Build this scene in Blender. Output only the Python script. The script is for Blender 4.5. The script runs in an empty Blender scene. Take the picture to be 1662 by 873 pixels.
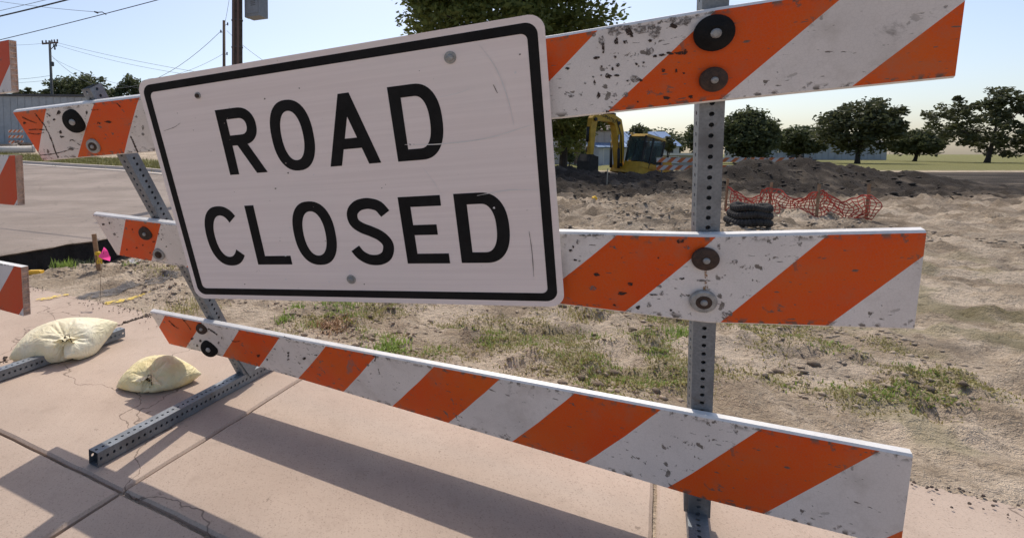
import bpy, math, random
import numpy as np
from mathutils import Vector, Matrix
random.seed(7); RNG = np.random.default_rng(11)
R = math.radians
sc = bpy.context.scene
col = sc.collection

# ------------------------------------------------------------------ camera
F_PX, CX, CY, H_CAM = 847.0, 600.0, 300.0, 1.10      # focal length and optical axis, photo pixels
FRAME_W, FRAME_H = 1662.0, 873.0
PITCH = math.atan(50 / F_PX)
cd = bpy.data.cameras.new('camera'); cam = bpy.data.objects.new('camera', cd); col.objects.link(cam)
cam.location = (0, 0, H_CAM); cam.rotation_euler = (R(90) - PITCH, 0, 0)
cd.sensor_fit = 'HORIZONTAL'; cd.sensor_width = 36
cd.lens = 36 * F_PX / FRAME_W
cd.shift_x = (FRAME_W / 2 - CX) / FRAME_W
cd.shift_y = -(FRAME_H / 2 - CY) / FRAME_W
cd.clip_start = 0.05; cd.clip_end = 3000
sc.camera = cam

# ------------------------------------------------------------------ light
SUN_EL, SUN_AZ = R(57), R(8)          # azimuth from +Y towards +X
w = bpy.data.worlds.new('World'); sc.world = w; w.use_nodes = True
nt = w.node_tree
sky = nt.nodes.new('ShaderNodeTexSky'); sky.sky_type = 'NISHITA'; sky.sun_disc = False
sky.sun_elevation = SUN_EL; sky.sun_rotation = SUN_AZ
sky.air_density = 0.85; sky.dust_density = 2.0; sky.ozone_density = 0.5
bg = nt.nodes['Background']; bg.inputs['Strength'].default_value = 0.134
nt.links.new(sky.outputs[0], bg.inputs[0])
sl = bpy.data.lights.new('sun', 'SUN'); sl.energy = 2.7; sl.angle = R(0.53); sl.color = (1.0, 0.92, 0.82)
so = bpy.data.objects.new('sun', sl); col.objects.link(so); so.location = (5, 30, 40)
sdir = Vector((math.sin(SUN_AZ) * math.cos(SUN_EL), math.cos(SUN_AZ) * math.cos(SUN_EL), math.sin(SUN_EL)))
so.rotation_euler = (-sdir).to_track_quat('-Z', 'Y').to_euler()
vs = sc.view_settings
vs.view_transform = 'Standard'; vs.look = 'None'; vs.gamma = 1; vs.use_curve_mapping = False
vs.exposure = 0.29
sc.cycles.max_bounces = 8; sc.cycles.use_denoising = True

# ------------------------------------------------------------------ coordinates
CP, SP = math.cos(PITCH), math.sin(PITCH)
def c2w(p):                              # camera frame (right, down, forward) to world
    x, y, z = p
    return Vector((x, z * CP - y * SP, H_CAM - z * SP - y * CP))
def at(px, py, d):                       # the point d metres deep along the view through a photo pixel
    return c2w(((px - CX) / F_PX * d, (py - CY) / F_PX * d, d))
def d2w(p): return c2w(p) - c2w((0, 0, 0))

# ------------------------------------------------------------------ noise
def _h(ix, iy, s):
    n = (ix.astype(np.int64) * 374761393 + iy.astype(np.int64) * 668265263 + s * 974634777) & 0x7fffffff
    n = ((n ^ (n >> 13)) * 1274126177) & 0x7fffffff
    n = (n ^ (n >> 16)) & 0xffff
    return n / 65535.0
def vnoise(x, y, s=0):
    x = np.asarray(x, float); y = np.asarray(y, float)
    ix = np.floor(x); iy = np.floor(y); fx = x - ix; fy = y - iy
    fx = fx * fx * (3 - 2 * fx); fy = fy * fy * (3 - 2 * fy)
    a = _h(ix, iy, s); b = _h(ix + 1, iy, s); c = _h(ix, iy + 1, s); d = _h(ix + 1, iy + 1, s)
    return (a + (b - a) * fx) * (1 - fy) + (c + (d - c) * fx) * fy
def fbm(x, y, s=0, o=4):
    t = 0; a = .5; k = 1.0
    for i in range(o):
        t = t + a * (vnoise(np.asarray(x) * k + 17.3 * i, np.asarray(y) * k - 9.1 * i, s + i) - .5); a *= .5; k *= 2.03
    return t
def sstep(x, a, b):
    t = np.clip((np.asarray(x, float) - a) / (b - a), 0, 1); return t * t * (3 - 2 * t)

# ------------------------------------------------------------------ materials
MATS = {}
def nodes_of(name):
    m = bpy.data.materials.new(name); m.use_nodes = True
    return m, m.node_tree, m.node_tree.nodes['Principled BSDF']
def N(nt, kind, **kw):
    n = nt.nodes.new(kind)
    for k, v in kw.items():
        if k.startswith('i_'):
            key = k[2:]; n.inputs[int(key) if key.isdigit() else key].default_value = v
        else: setattr(n, k, v)
    return n
def mixc(nt, fac, a, b, mode='MIX'):
    n = nt.nodes.new('ShaderNodeMix'); n.data_type = 'RGBA'; n.blend_type = mode
    for sock, v in ((n.inputs[0], fac), (n.inputs[6], a), (n.inputs[7], b)):
        if hasattr(v, 'links'): nt.links.new(v, sock)
        elif isinstance(v, (int, float)): sock.default_value = v
        else: sock.default_value = (*v, 1)
    return n.outputs[2]
def mth(nt, op, a, b=None, c=None):
    n = nt.nodes.new('ShaderNodeMath'); n.operation = op
    for s, v in zip(n.inputs, (a, b, c)):
        if v is None: continue
        if hasattr(v, 'links'): nt.links.new(v, s)
        else: s.default_value = v
    return n.outputs[0]
def ramp(nt, fac, a, b):
    n = nt.nodes.new('ShaderNodeMapRange'); n.interpolation_type = 'SMOOTHSTEP'
    nt.links.new(fac, n.inputs[0]); n.inputs[1].default_value = a; n.inputs[2].default_value = b
    return n.outputs[0]
def noise(nt, vec, scale, detail=4, rough=.6, dist=0):
    n = N(nt, 'ShaderNodeTexNoise', i_Scale=scale, i_Detail=detail, i_Roughness=rough, i_Distortion=dist)
    nt.links.new(vec, n.inputs['Vector']); return n.outputs['Fac']
def bump(nt, b, h, strength, dist=.01):
    n = N(nt, 'ShaderNodeBump', i_Strength=strength, i_Distance=dist)
    nt.links.new(h, n.inputs['Height']); nt.links.new(n.outputs[0], b.inputs['Normal'])
def pmat(name, c, rough=.8, var=.25, scale=6, bmp=.25, metal=0, c2=None, spec=.4, bd=.004):
    if name in MATS: return MATS[name]
    m, nt, b = nodes_of(name)
    tc = N(nt, 'ShaderNodeTexCoord').outputs['Object']
    n1 = noise(nt, tc, scale, 5); n2 = noise(nt, tc, scale * 7, 3)
    f = mth(nt, 'ADD', mth(nt, 'MULTIPLY', n1, .65), mth(nt, 'MULTIPLY', n2, .35))
    f = ramp(nt, f, .32, .68)
    lo = c2 or tuple(x * (1 - var) for x in c); hi = tuple(min(1, x * (1 + var * .6)) for x in c) if not c2 else c
    nt.links.new(mixc(nt, f, lo, hi), b.inputs['Base Color'])
    b.inputs['Roughness'].default_value = rough; b.inputs['Metallic'].default_value = metal
    b.inputs['Specular IOR Level'].default_value = spec
    if bmp: bump(nt, b, n2, bmp, bd)
    MATS[name] = m; return m
def leafmat(name, c, c2, trans=.35):
    m, nt, b = nodes_of(name)
    g = N(nt, 'ShaderNodeNewGeometry')
    tc = N(nt, 'ShaderNodeTexCoord').outputs['Object']
    f = mth(nt, 'ADD', mth(nt, 'MULTIPLY', g.outputs['Random Per Island'], .6), mth(nt, 'MULTIPLY', noise(nt, tc, .6, 2), .5))
    cc = mixc(nt, f, c, c2); nt.links.new(cc, b.inputs['Base Color'])
    b.inputs['Roughness'].default_value = .55; b.inputs['Specular IOR Level'].default_value = .3
    t = N(nt, 'ShaderNodeBsdfTranslucent'); nt.links.new(cc, t.inputs[0])
    mx = N(nt, 'ShaderNodeMixShader'); mx.inputs[0].default_value = trans
    nt.links.new(b.outputs[0], mx.inputs[1]); nt.links.new(t.outputs[0], mx.inputs[2])
    nt.links.new(mx.outputs[0], nt.nodes['Material Output'].inputs[0])
    return m

ORANGE, WHITE = (.70, .076, .007), (.77, .72, .69)
def rail_mat(name, wear, orange=ORANGE, white=WHITE, dirt=.5):
    """diagonal reflective stripes; UV in metres: u along the rail, v up"""
    m, nt, b = nodes_of(name)
    uv = N(nt, 'ShaderNodeUVMap'); uv.uv_map = 'UVMap'
    sp = N(nt, 'ShaderNodeSeparateXYZ'); nt.links.new(uv.outputs[0], sp.inputs[0])
    t = mth(nt, 'DIVIDE', mth(nt, 'SUBTRACT', sp.outputs[0], sp.outputs[1]), .43)
    fr = mth(nt, 'FRACT', t)
    st = mth(nt, 'LESS_THAN', fr, .5)
    big = noise(nt, uv.outputs[0], 3.2, 3); fine = noise(nt, uv.outputs[0], 60, 3)
    wht = mixc(nt, ramp(nt, big, .35, .7), white, tuple(x * .86 for x in white))
    org = mixc(nt, ramp(nt, big, .3, .75), orange, (orange[0] * .95, orange[1] * 1.5, orange[2] * 1.5))
    hx = N(nt, 'ShaderNodeTexVoronoi', feature='DISTANCE_TO_EDGE', i_Scale=150); nt.links.new(uv.outputs[0], hx.inputs['Vector'])
    c = mixc(nt, st, wht, org)
    c = mixc(nt, mth(nt, 'MULTIPLY', ramp(nt, hx.outputs[0], .10, .02), .10), c, (.25, .22, .20))
    # blotchy scuffs, thin scrapes, grime towards the long edges
    mp = N(nt, 'ShaderNodeMapping'); nt.links.new(uv.outputs[0], mp.inputs[0]); mp.inputs['Scale'].default_value = (1, 1, 1)
    s1 = ramp(nt, noise(nt, mp.outputs[0], 42, 4, .6, .3), .66 - .06 * wear, .70 - .06 * wear)
    area = ramp(nt, noise(nt, uv.outputs[0], 5.5, 2), .47, .60)
    s1 = mth(nt, 'MULTIPLY', s1, area)
    smear = mth(nt, 'MULTIPLY', mth(nt, 'MULTIPLY', ramp(nt, noise(nt, mp.outputs[0], 11, 6, .75, .6), .58, .72), ramp(nt, noise(nt, uv.outputs[0], 3.1, 2), .46, .60)), .75 * wear)
    mp2 = N(nt, 'ShaderNodeMapping'); nt.links.new(uv.outputs[0], mp2.inputs[0])
    mp2.inputs['Scale'].default_value = (26, 90, 1); mp2.inputs['Rotation'].default_value = (0, 0, R(38))
    s2 = ramp(nt, noise(nt, mp2.outputs[0], 1.0, 3, .6), .70 - .045 * wear, .735 - .045 * wear)
    v = sp.outputs[1]
    edge = mth(nt, 'MINIMUM', mth(nt, 'ABSOLUTE', v), mth(nt, 'ABSOLUTE', mth(nt, 'SUBTRACT', .203, v)))
    s3 = mth(nt, 'MULTIPLY', ramp(nt, edge, .016, .002), ramp(nt, noise(nt, uv.outputs[0], 45, 4), .50, .60))
    sc_ = mth(nt, 'MINIMUM', mth(nt, 'ADD', mth(nt, 'ADD', s1, s2), s3), 1.0)
    grime = mixc(nt, fine, (.05, .042, .036), (.20, .17, .14))
    c = mixc(nt, smear, c, (.17, .15, .14))
    c = mixc(nt, mth(nt, 'MULTIPLY', sc_, .9), c, grime)
    c = mixc(nt, mth(nt, 'MULTIPLY', ramp(nt, noise(nt, uv.outputs[0], 7, 4, .7), .48, .75), .28 * dirt), c, (.24, .19, .14))
    nt.links.new(c, b.inputs['Base Color'])
    b.inputs['Roughness'].default_value = .5; b.inputs['Specular IOR Level'].default_value = .2
    bump(nt, b, mth(nt, 'ADD', mth(nt, 'MULTIPLY', sc_, -.6), mth(nt, 'MULTIPLY', fine, .25)), .35, .002)
    return m

# ------------------------------------------------------------------ mesh building
class MB:
    def __init__(s): s.v = []; s.f = []; s.uv = []; s.mi = []
    def vert(s, p): s.v.append(tuple(p)); return len(s.v) - 1
    def face(s, idx, uv=None, mi=0): s.f.append(tuple(idx)); s.uv.append(uv); s.mi.append(mi)
    def poly(s, pts, uv=None, mi=0): s.face([s.vert(p) for p in pts], uv, mi)
    def box(s, c, size, ax=None, mi=0, taper=1.0):
        c = Vector(c); X, Y, Z = ax or (Vector((1, 0, 0)), Vector((0, 1, 0)), Vector((0, 0, 1)))
        hx, hy, hz = (q / 2 for q in size); I = []
        for k in (-1, 1):
            q = taper if k > 0 else 1
            for (a, b) in ((-1, -1), (1, -1), (1, 1), (-1, 1)):
                I.append(s.vert(c + X * (a * hx * q) + Y * (b * hy * q) + Z * (k * hz)))
        for q in ((3, 2, 1, 0), (4, 5, 6, 7), (0, 1, 5, 4), (1, 2, 6, 5), (2, 3, 7, 6), (3, 0, 4, 7)):
            s.face([I[j] for j in q], None, mi)
    def bar(s, a, b, wd, ht, up=(0, 0, 1)):
        a, b = Vector(a), Vector(b); Z = (b - a); L = Z.length; Z.normalize()
        X = Z.cross(Vector(up));
        if X.length < 1e-4: X = Z.cross(Vector((0, 1, 0)))
        X.normalize(); Y = Z.cross(X)
        s.box((a + b) / 2, (wd, ht, L), (X, Y, Z))
    def tube(s, pts, r, n=8, cap=True):
        pts = [Vector(p) for p in pts]; rs = r if hasattr(r, '__len__') else [r] * len(pts)
        rings = []; prev = None
        for i, p in enumerate(pts):
            t = (pts[min(i + 1, len(pts) - 1)] - pts[max(i - 1, 0)]).normalized()
            ref = Vector((0, 0, 1)) if abs(t.z) < .9 else Vector((1, 0, 0))
            X = (prev - t * prev.dot(t)).normalized() if prev is not None else t.cross(ref).normalized()
            Y = t.cross(X); prev = X
            rings.append([s.vert(p + (X * math.cos(2 * math.pi * k / n) + Y * math.sin(2 * math.pi * k / n)) * rs[i]) for k in range(n)])
        for a, b in zip(rings, rings[1:]):
            for k in range(n): s.face((a[k], a[(k + 1) % n], b[(k + 1) % n], b[k]))
        if cap: s.face(rings[0][::-1]); s.face(rings[-1])
    def lathe(s, o, axis, prof, n=24, squash=1.0):
        o = Vector(o); Z = Vector(axis).normalized()
        X = Z.cross(Vector((0, 0, 1)) if abs(Z.z) < .9 else Vector((1, 0, 0))).normalized(); Y = Z.cross(X)
        rings = []
        for (r, h) in prof:
            rings.append([s.vert(o + Z * h + (X * math.cos(2 * math.pi * k / n) + Y * math.sin(2 * math.pi * k / n) * squash) * r) for k in range(n)])
        for a, b in zip(rings, rings[1:]):
            for k in range(n): s.face((a[k], a[(k + 1) % n], b[(k + 1) % n], b[k]))
        s.face(rings[0][::-1]); s.face(rings[-1])
    def prism(s, outline, o, X, Y, Z, th):          # outline in (x, y), extruded th along Z
        o, X, Y, Z = map(Vector, (o, X, Y, Z))
        a = [s.vert(o + X * x + Y * y) for x, y in outline]; b = [s.vert(o + X * x + Y * y + Z * th) for x, y in outline]
        s.face(a[::-1]); s.face(b); n = len(a)
        for i in range(n): s.face((a[i], a[(i + 1) % n], b[(i + 1) % n], b[i]))
    def build(s, name, mats, parent=None, smooth=False, world=True):
        me = bpy.data.meshes.new(name)
        off = base_of(parent) if (parent is not None and world) else Vector((0, 0, 0))
        me.from_pydata([(x - off.x, y - off.y, z - off.z) for x, y, z in s.v], [], s.f)
        for m in (mats if isinstance(mats, (list, tuple)) else [mats]): me.materials.append(m)
        if any(s.mi): me.polygons.foreach_set('material_index', s.mi)
        if any(u is not None for u in s.uv):
            L = me.uv_layers.new(name='UVMap').data; k = 0
            for p, u in zip(me.polygons, s.uv):
                for j in range(p.loop_total):
                    L[k].uv = u[j] if u else (0, 0); k += 1
        if smooth: me.polygons.foreach_set('use_smooth', [True] * len(me.polygons))
        me.update()
        o = bpy.data.objects.new(name, me); col.objects.link(o)
        if parent is not None: o.parent = parent
        return o
BASE = {}
def base_of(o):
    while o.parent is not None: o = o.parent
    return BASE.get(o.name, Vector((0, 0, 0)))
def tag(o, label, cat, group=None, kind=None):
    if label: o['label'] = label
    if cat: o['category'] = cat
    if group: o['group'] = group
    if kind: o['kind'] = kind
    return o
def thing(name, label, cat, loc, group=None):
    o = bpy.data.objects.new(name, None); col.objects.link(o); o.empty_display_size = .2
    o.location = loc; BASE[o.name] = Vector(loc)
    return tag(o, label, cat, group)
def np_mesh(name, V, Fc, mats, parent=None, smooth=False):
    me = bpy.data.meshes.new(name); k = Fc.shape[1]
    me.vertices.add(len(V)); me.vertices.foreach_set('co', np.ascontiguousarray(V, np.float32).ravel())
    me.loops.add(Fc.size); me.loops.foreach_set('vertex_index', np.ascontiguousarray(Fc, np.int32).ravel())
    me.polygons.add(len(Fc)); me.polygons.foreach_set('loop_start', np.arange(0, Fc.size, k, dtype=np.int32))
    if smooth: me.polygons.foreach_set('use_smooth', np.ones(len(Fc), bool))
    for m in (mats if isinstance(mats, (list, tuple)) else [mats]): me.materials.append(m)
    me.update(calc_edges=True); me.validate()
    o = bpy.data.objects.new(name, me); col.objects.link(o)
    if parent is not None: o.parent = parent
    return o

# ------------------------------------------------------------------ the street's own axes
O2 = Vector((-1.5, 3.57)); E1 = Vector((.874, -.486)).normalized(); E2 = Vector((.486, .874)).normalized()
def st2w(s, t, z=0.0): p = O2 + E1 * s + E2 * t; return Vector((p.x, p.y, z))
def w2st(x, y):
    dx = x - O2.x; dy = y - O2.y
    return dx * E1.x + dy * E1.y, dx * E2.x + dy * E2.y
CUT = -3.2                              # the road is cut off here, across the street
def rise(x, y): return .05 * np.maximum(0, y - 14) * sstep(-np.asarray(x, float), 1, 10) * (1 - .6 * sstep(y, 60, 120))
def cut_edge(t): return CUT + .10 * fbm(t * 1.7, t * 0 + 3, 5, 4) * 2
MOUNDS = [(4.9, 14.6, .34, 1.1), (6.6, 16.5, .42, 1.3), (9.2, 17.2, .40, 1.6), (11.6, 16.6, .62, 1.5), (13.6, 17.6, .62, 1.6), (8.2, 20.4, .40, 1.5),
          (6.2, 20.5, .55, 1.5), (15.4, 18.2, .5, 1.8), (17.5, 17, .4, 1.8), (7.6, 12.6, .12, 1.3), (10.0, 13.3, .16, 1.5)]
def ground_z(x, y):
    x = np.asarray(x, float); y = np.asarray(y, float)
    s, t = w2st(x, y)
    d = np.hypot(x, y)
    z = rise(x, y)
    near = 1 - sstep(d, 14, 40)
    rough = fbm(x * 1.1, y * 1.1, 1, 3) * .11 + fbm(x * 3.6, y * 3.6, 2, 4) * .10 + np.maximum(0, fbm(x * 8, y * 8, 3, 4)) * .19 - np.maximum(0, fbm(x * 5 + 40, y * 5, 6, 3) - .06) * .16
    site = sstep(s, CUT - .5, CUT + .6)
    z = z + rough * near * sstep(t, -.02, .45) * (.35 + .65 * site) * (1 + 1.3 * sstep(y, 6.5, 10))
    for t0 in (4.3, 6.1, 7.4, 9.2):
        tt = t - t0 - .25 * fbm(s * .4, s * 0 + t0, 15, 2) * 2
        z = z - (.045 * np.exp(-(tt / .17) ** 2) - .03 * np.exp(-((np.abs(tt) - .30) / .10) ** 2) - .010 * np.sin(s * 34 + 6 * np.abs(tt)) * np.exp(-(tt / .17) ** 2)) * sstep(s, 1.5, 3.0) * near * (1 - sstep(y, 13, 16))
    # lower ground along the broken road edge
    z = z - .31 * (1 - sstep(s, CUT + .30, CUT + 1.6)) * sstep(t, .05, .5) * sstep(s, CUT - 1.2, CUT - 1.0)
    for mx, my, h, r in MOUNDS:
        q = np.exp(-((x - mx) ** 2 + (y - my) ** 2) / (r * r))
        z = z + h * q * (1 + .9 * fbm(x * 1.3, y * 1.3, 8, 4))
    # the pit the digger stands in
    q = np.exp(-(((x - 13.4) / 3.6) ** 4 + ((y - 26.3) / 3.4) ** 4)); z = z - .85 * q
    # underneath pavement the soil lies lower
    walk = (1 - sstep(t, -.06, -.02)); z = np.where(t < 0, z * (1 - walk) - .016 * walk, z)
    road = (s < CUT - .35) & (t > .25) & (t < 11.4)
    z = np.where(road, rise(x, y) - .45, z)
    return z

# ------------------------------------------------------------------ ground
def axis(segs):
    out = []
    for a, b, st in segs: out += list(np.arange(a, b - 1e-6, st))
    return out
def geo(a, step, end, g=1.16):
    out = [a]
    while abs(out[-1] - a) < abs(end - a): out.append(out[-1] + step); step *= g
    return out
gx = sorted(set(np.round(geo(-6.5, -.16, -900)[1:] + axis([(-6.5, -3.6, .10), (-3.6, 3.6, .034), (3.6, 7, .075), (7, 19, .13)]) + geo(19, .2, 900), 4)))
gy = sorted(set(np.round(geo(1.0, -.3, -60)[1:] + axis([(1.0, 6.0, .034), (6, 9, .06), (9, 14, .1), (14, 30, .16)]) + geo(30, .3, 1500), 4)))
GX, GY = np.meshgrid(np.array(gx), np.array(gy))
GZ = ground_z(GX, GY)
nx, ny = len(gx), len(gy)
V = np.stack([GX.ravel(), GY.ravel(), GZ.ravel()], 1)
ii = (np.arange(ny - 1)[:, None] * nx + np.arange(nx - 1)[None, :]).ravel()
Fg = np.stack([ii, ii + 1, ii + nx + 1, ii + nx], 1)

def ground_mat():
    m, nt, b = nodes_of('sandy_soil')
    tc = N(nt, 'ShaderNodeTexCoord').outputs['Object']
    a1 = N(nt, 'ShaderNodeAttribute'); a1.attribute_name = 'soil'
    a2 = N(nt, 'ShaderNodeAttribute'); a2.attribute_name = 'turf'
    n1 = noise(nt, tc, 1.6, 6, .65); n2 = noise(nt, tc, 14, 5, .65); n3 = noise(nt, tc, 90, 3, .7)
    c = mixc(nt, ramp(nt, n1, .40, .60), (.37, .29, .205), (.60, .49, .37))
    c = mixc(nt, mth(nt, 'MULTIPLY', ramp(nt, n2, .54, .72), .6), c, (.19, .145, .105))
    c = mixc(nt, mth(nt, 'MULTIPLY', ramp(nt, n3, .55, .75), .4), c, (.22, .17, .125))
    c = mixc(nt, mth(nt, 'MULTIPLY', ramp(nt, noise(nt, tc, 38, 2), .64, .72), .5), c, (.62, .53, .42))
    n4 = noise(nt, tc, 34, 4, .7)
    c = mixc(nt, mth(nt, 'MULTIPLY', ramp(nt, n4, .52, .68), .5), c, (.155, .118, .085))
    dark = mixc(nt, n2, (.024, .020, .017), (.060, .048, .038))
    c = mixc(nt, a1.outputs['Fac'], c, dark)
    turf = mixc(nt, n2, (.11, .12, .035), (.26, .235, .10))
    c = mixc(nt, a2.outputs['Fac'], c, turf)
    nt.links.new(c, b.inputs['Base Color']); b.inputs['Roughness'].default_value = .95
    b.inputs['Specular IOR Level'].default_value = .15
    vo = N(nt, 'ShaderNodeTexVoronoi', i_Scale=26); nt.links.new(tc, vo.inputs['Vector'])
    bump(nt, b, mth(nt, 'ADD', mth(nt, 'ADD', mth(nt, 'SUBTRACT', n2, mth(nt, 'MULTIPLY', n4, .8)), mth(nt, 'MULTIPLY', n3, .7)), mth(nt, 'MULTIPLY', mth(nt, 'SUBTRACT', 1, vo.outputs['Distance']), .35)), 1.0, .03)
    return m
ground = np_mesh('ground', V, Fg, ground_mat(), smooth=True)
tag(ground, None, None, kind='structure')
S_, T_ = w2st(GX, GY)
soil = np.zeros_like(GX)
for mx, my, h, r in MOUNDS: soil = np.maximum(soil, np.exp(-((GX - mx) ** 2 + (GY - my) ** 2) / (1.9 * r) ** 2) * 1.25)
soil = np.maximum(soil, sstep(GY, 11.2, 13.8) * sstep(GX, 2, 4) * (1 - sstep(GY, 30, 33)))
soil = np.clip(soil * sstep(GY, 10.6, 13.2) + fbm(GX * 2.2, GY * 2.2, 21, 4) * .9 * sstep(soil, .02, .3), 0, 1)
soil = np.maximum(soil, np.clip(.26 + 1.5 * fbm(GX * .9, GY * 2.2, 63, 4), 0, .8) * sstep(GY, 5.5, 7.5) * sstep(S_, CUT + .6, CUT + 2) * (GY < 14))
soil = np.maximum(soil, np.clip(2.2 * (fbm(GX * 3.1, GY * 3.1, 64, 4) - .07), 0, .5) * sstep(T_, .1, .4) * (GY < 7) * (S_ > -1.0))
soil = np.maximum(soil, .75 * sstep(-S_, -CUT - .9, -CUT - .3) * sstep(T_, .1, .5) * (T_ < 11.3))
turf = sstep(GY, 33, 36) * sstep(GX, 0, 6)
turf = np.maximum(turf, sstep(T_, 11.5, 12.2) * (1 - sstep(T_, 16.5, 18)) * sstep(-GX, 2, 4))
turf = np.maximum(turf, sstep(GY, 60, 70) * .9)
pat = fbm(GX * 3.6, GY * 3.6, 77, 3)
turf = np.maximum(turf, .40 * sstep(pat, .03, .14) * sstep(T_, .1, .4) * (1 - sstep(GY, 5.0, 6.2)) * sstep(S_, -.4, .6))
turf = np.clip(turf, 0, 1)
for nm, arr in (('soil', soil), ('turf', turf)):
    ground.data.attributes.new(nm, 'FLOAT', 'POINT').data.foreach_set('value', arr.ravel().astype(np.float32))

# ------------------------------------------------------------------ sidewalk slabs
def concrete_mat():
    m, nt, b = nodes_of('sidewalk_concrete')
    tc = N(nt, 'ShaderNodeTexCoord').outputs['Object']
    n1 = noise(nt, tc, 1.3, 5, .6); n2 = noise(nt, tc, 180, 3, .7); n3 = noise(nt, tc, 9, 6, .7)
    mp = N(nt, 'ShaderNodeMapping'); nt.links.new(tc, mp.inputs[0]); mp.inputs['Rotation'].default_value = (0, 0, R(29)); mp.inputs['Scale'].default_value = (160, 3, 1)
    br = noise(nt, mp.outputs[0], 1, 2)
    c = mixc(nt, ramp(nt, n1, .35, .68), (.44, .345, .275), (.52, .415, .335))
    c = mixc(nt, mth(nt, 'MULTIPLY', ramp(nt, n3, .52, .74), .4), c, (.32, .25, .195))
    c = mixc(nt, mth(nt, 'MULTIPLY', ramp(nt, n2, .54, .70), .75), c, (.25, .19, .15))
    c = mixc(nt, mth(nt, 'MULTIPLY', ramp(nt, noise(nt, tc, 26, 3), .70, .74), .6), c, (.17, .13, .10))
    c = mixc(nt, mth(nt, 'MULTIPLY', br, .30), c, (.32, .25, .20))
    nv = N(nt, 'ShaderNodeTexNoise', i_Scale=2.2, i_Detail=5); nt.links.new(tc, nv.inputs[0]); va = N(nt, 'ShaderNodeVectorMath', operation='ADD'); nt.links.new(tc, va.inputs[0]); nt.links.new(nv.outputs['Color'], va.inputs[1])
    vc = N(nt, 'ShaderNodeTexVoronoi', feature='DISTANCE_TO_EDGE', i_Scale=.42); nt.links.new(va.outputs[0], vc.inputs['Vector'])
    c = mixc(nt, mth(nt, 'MULTIPLY', ramp(nt, vc.outputs[0], .0028, .0008), .7), c, (.12, .09, .07))
    sp_ = N(nt, 'ShaderNodeTexVoronoi', i_Scale=55); nt.links.new(tc, sp_.inputs['Vector'])
    c = mixc(nt, mth(nt, 'MULTIPLY', ramp(nt, sp_.outputs['Distance'], .16, .08), .55), c, (.20, .155, .125))
    nt.links.new(c, b.inputs['Base Color']); b.inputs['Roughness'].default_value = .92; b.inputs['Specular IOR Level'].default_value = .2
    bump(nt, b, mth(nt, 'ADD', mth(nt, 'MULTIPLY', br, .7), n2), .5, .003)
    return m
conc = concrete_mat()
walk = bpy.data.objects.new('sidewalk', None); col.objects.link(walk); tag(walk, None, None, kind='structure')
JOINT = .02
for row in range(2):
    for k in range(-6, 9):
        s0 = JOINT + k * 1.52 + .006; s1 = s0 + 1.52 - .012
        t1 = -row * 1.35 - (.005 if row else 0); t0 = t1 - 1.35 + .010
        mb = MB(); n = 26
        hz = .004 * math.sin(k * 2.3 + row)
        # ragged, rounded slab edge
        loop = []
        for (a, b) in (((s0, t0), (s1, t0)), ((s1, t0), (s1, t1)), ((s1, t1), (s0, t1)), ((s0, t1), (s0, t0))):
            for q in range(n): loop.append((a[0] + (b[0] - a[0]) * q / n, a[1] + (b[1] - a[1]) * q / n))
        cx, cy = (s0 + s1) / 2, (t0 + t1) / 2
        def jit(p, ins):
            dx = .010 * float(fbm(p[0] * 9 + 31, p[1] * 9, 31)) ; dy = .010 * float(fbm(p[0] * 9, p[1] * 9 + 57, 32))
            L = math.hypot(p[0] - cx, p[1] - cy)
            return (p[0] + dx - (p[0] - cx) / L * ins, p[1] + dy - (p[1] - cy) / L * ins)
        r0 = [mb.vert(st2w(*jit(p, 0), -.10)) for p in loop]
        r1 = [mb.vert(st2w(*jit(p, 0), hz - .008)) for p in loop]
        r2 = [mb.vert(st2w(*jit(p, .009), hz)) for p in loop]
        L = len(loop)
        for a, b in ((r0, r1), (r1, r2)):
            for i in range(L): mb.face((a[i], a[(i + 1) % L], b[(i + 1) % L], b[i]))
        mb.face(r2)
        mb.build('slab', conc, walk)

# dirt washed into the joint between two slabs
random.seed(3)
mb = MB()
for i in range(420):
    tt = random.uniform(-1.3, -.03); ss = JOINT + random.gauss(0, .012 + (.03 if tt < -.75 else 0)); r = random.uniform(.003, .010)
    p = st2w(ss, tt, random.uniform(-.012, .004)); mb.lathe(p, (random.gauss(0, .3), random.gauss(0, .3), 1), [(r * .6, -r * .5), (r, 0), (r * .5, r * .7)], 6)
for i in range(900):                     # grit spilled over the slab edge
    tt = -abs(random.gauss(0, .09)) - .002; ss = random.uniform(-3.5, 4.5); r = random.uniform(.0015, .006)
    if float(fbm(ss * 2.1, tt * 2, 44, 3)) < -.05: continue
    p = st2w(ss, tt, .006); mb.lathe(p, (random.gauss(0, .3), random.gauss(0, .3), 1), [(r * .6, -r * .5), (r, 0), (r * .5, r * .7)], 5)
jd = mb.build('joint_dirt', pmat('dark_dirt', (.13, .10, .08), .95, .4, 20, .3), walk); jd['kind'] = 'stuff'

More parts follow.
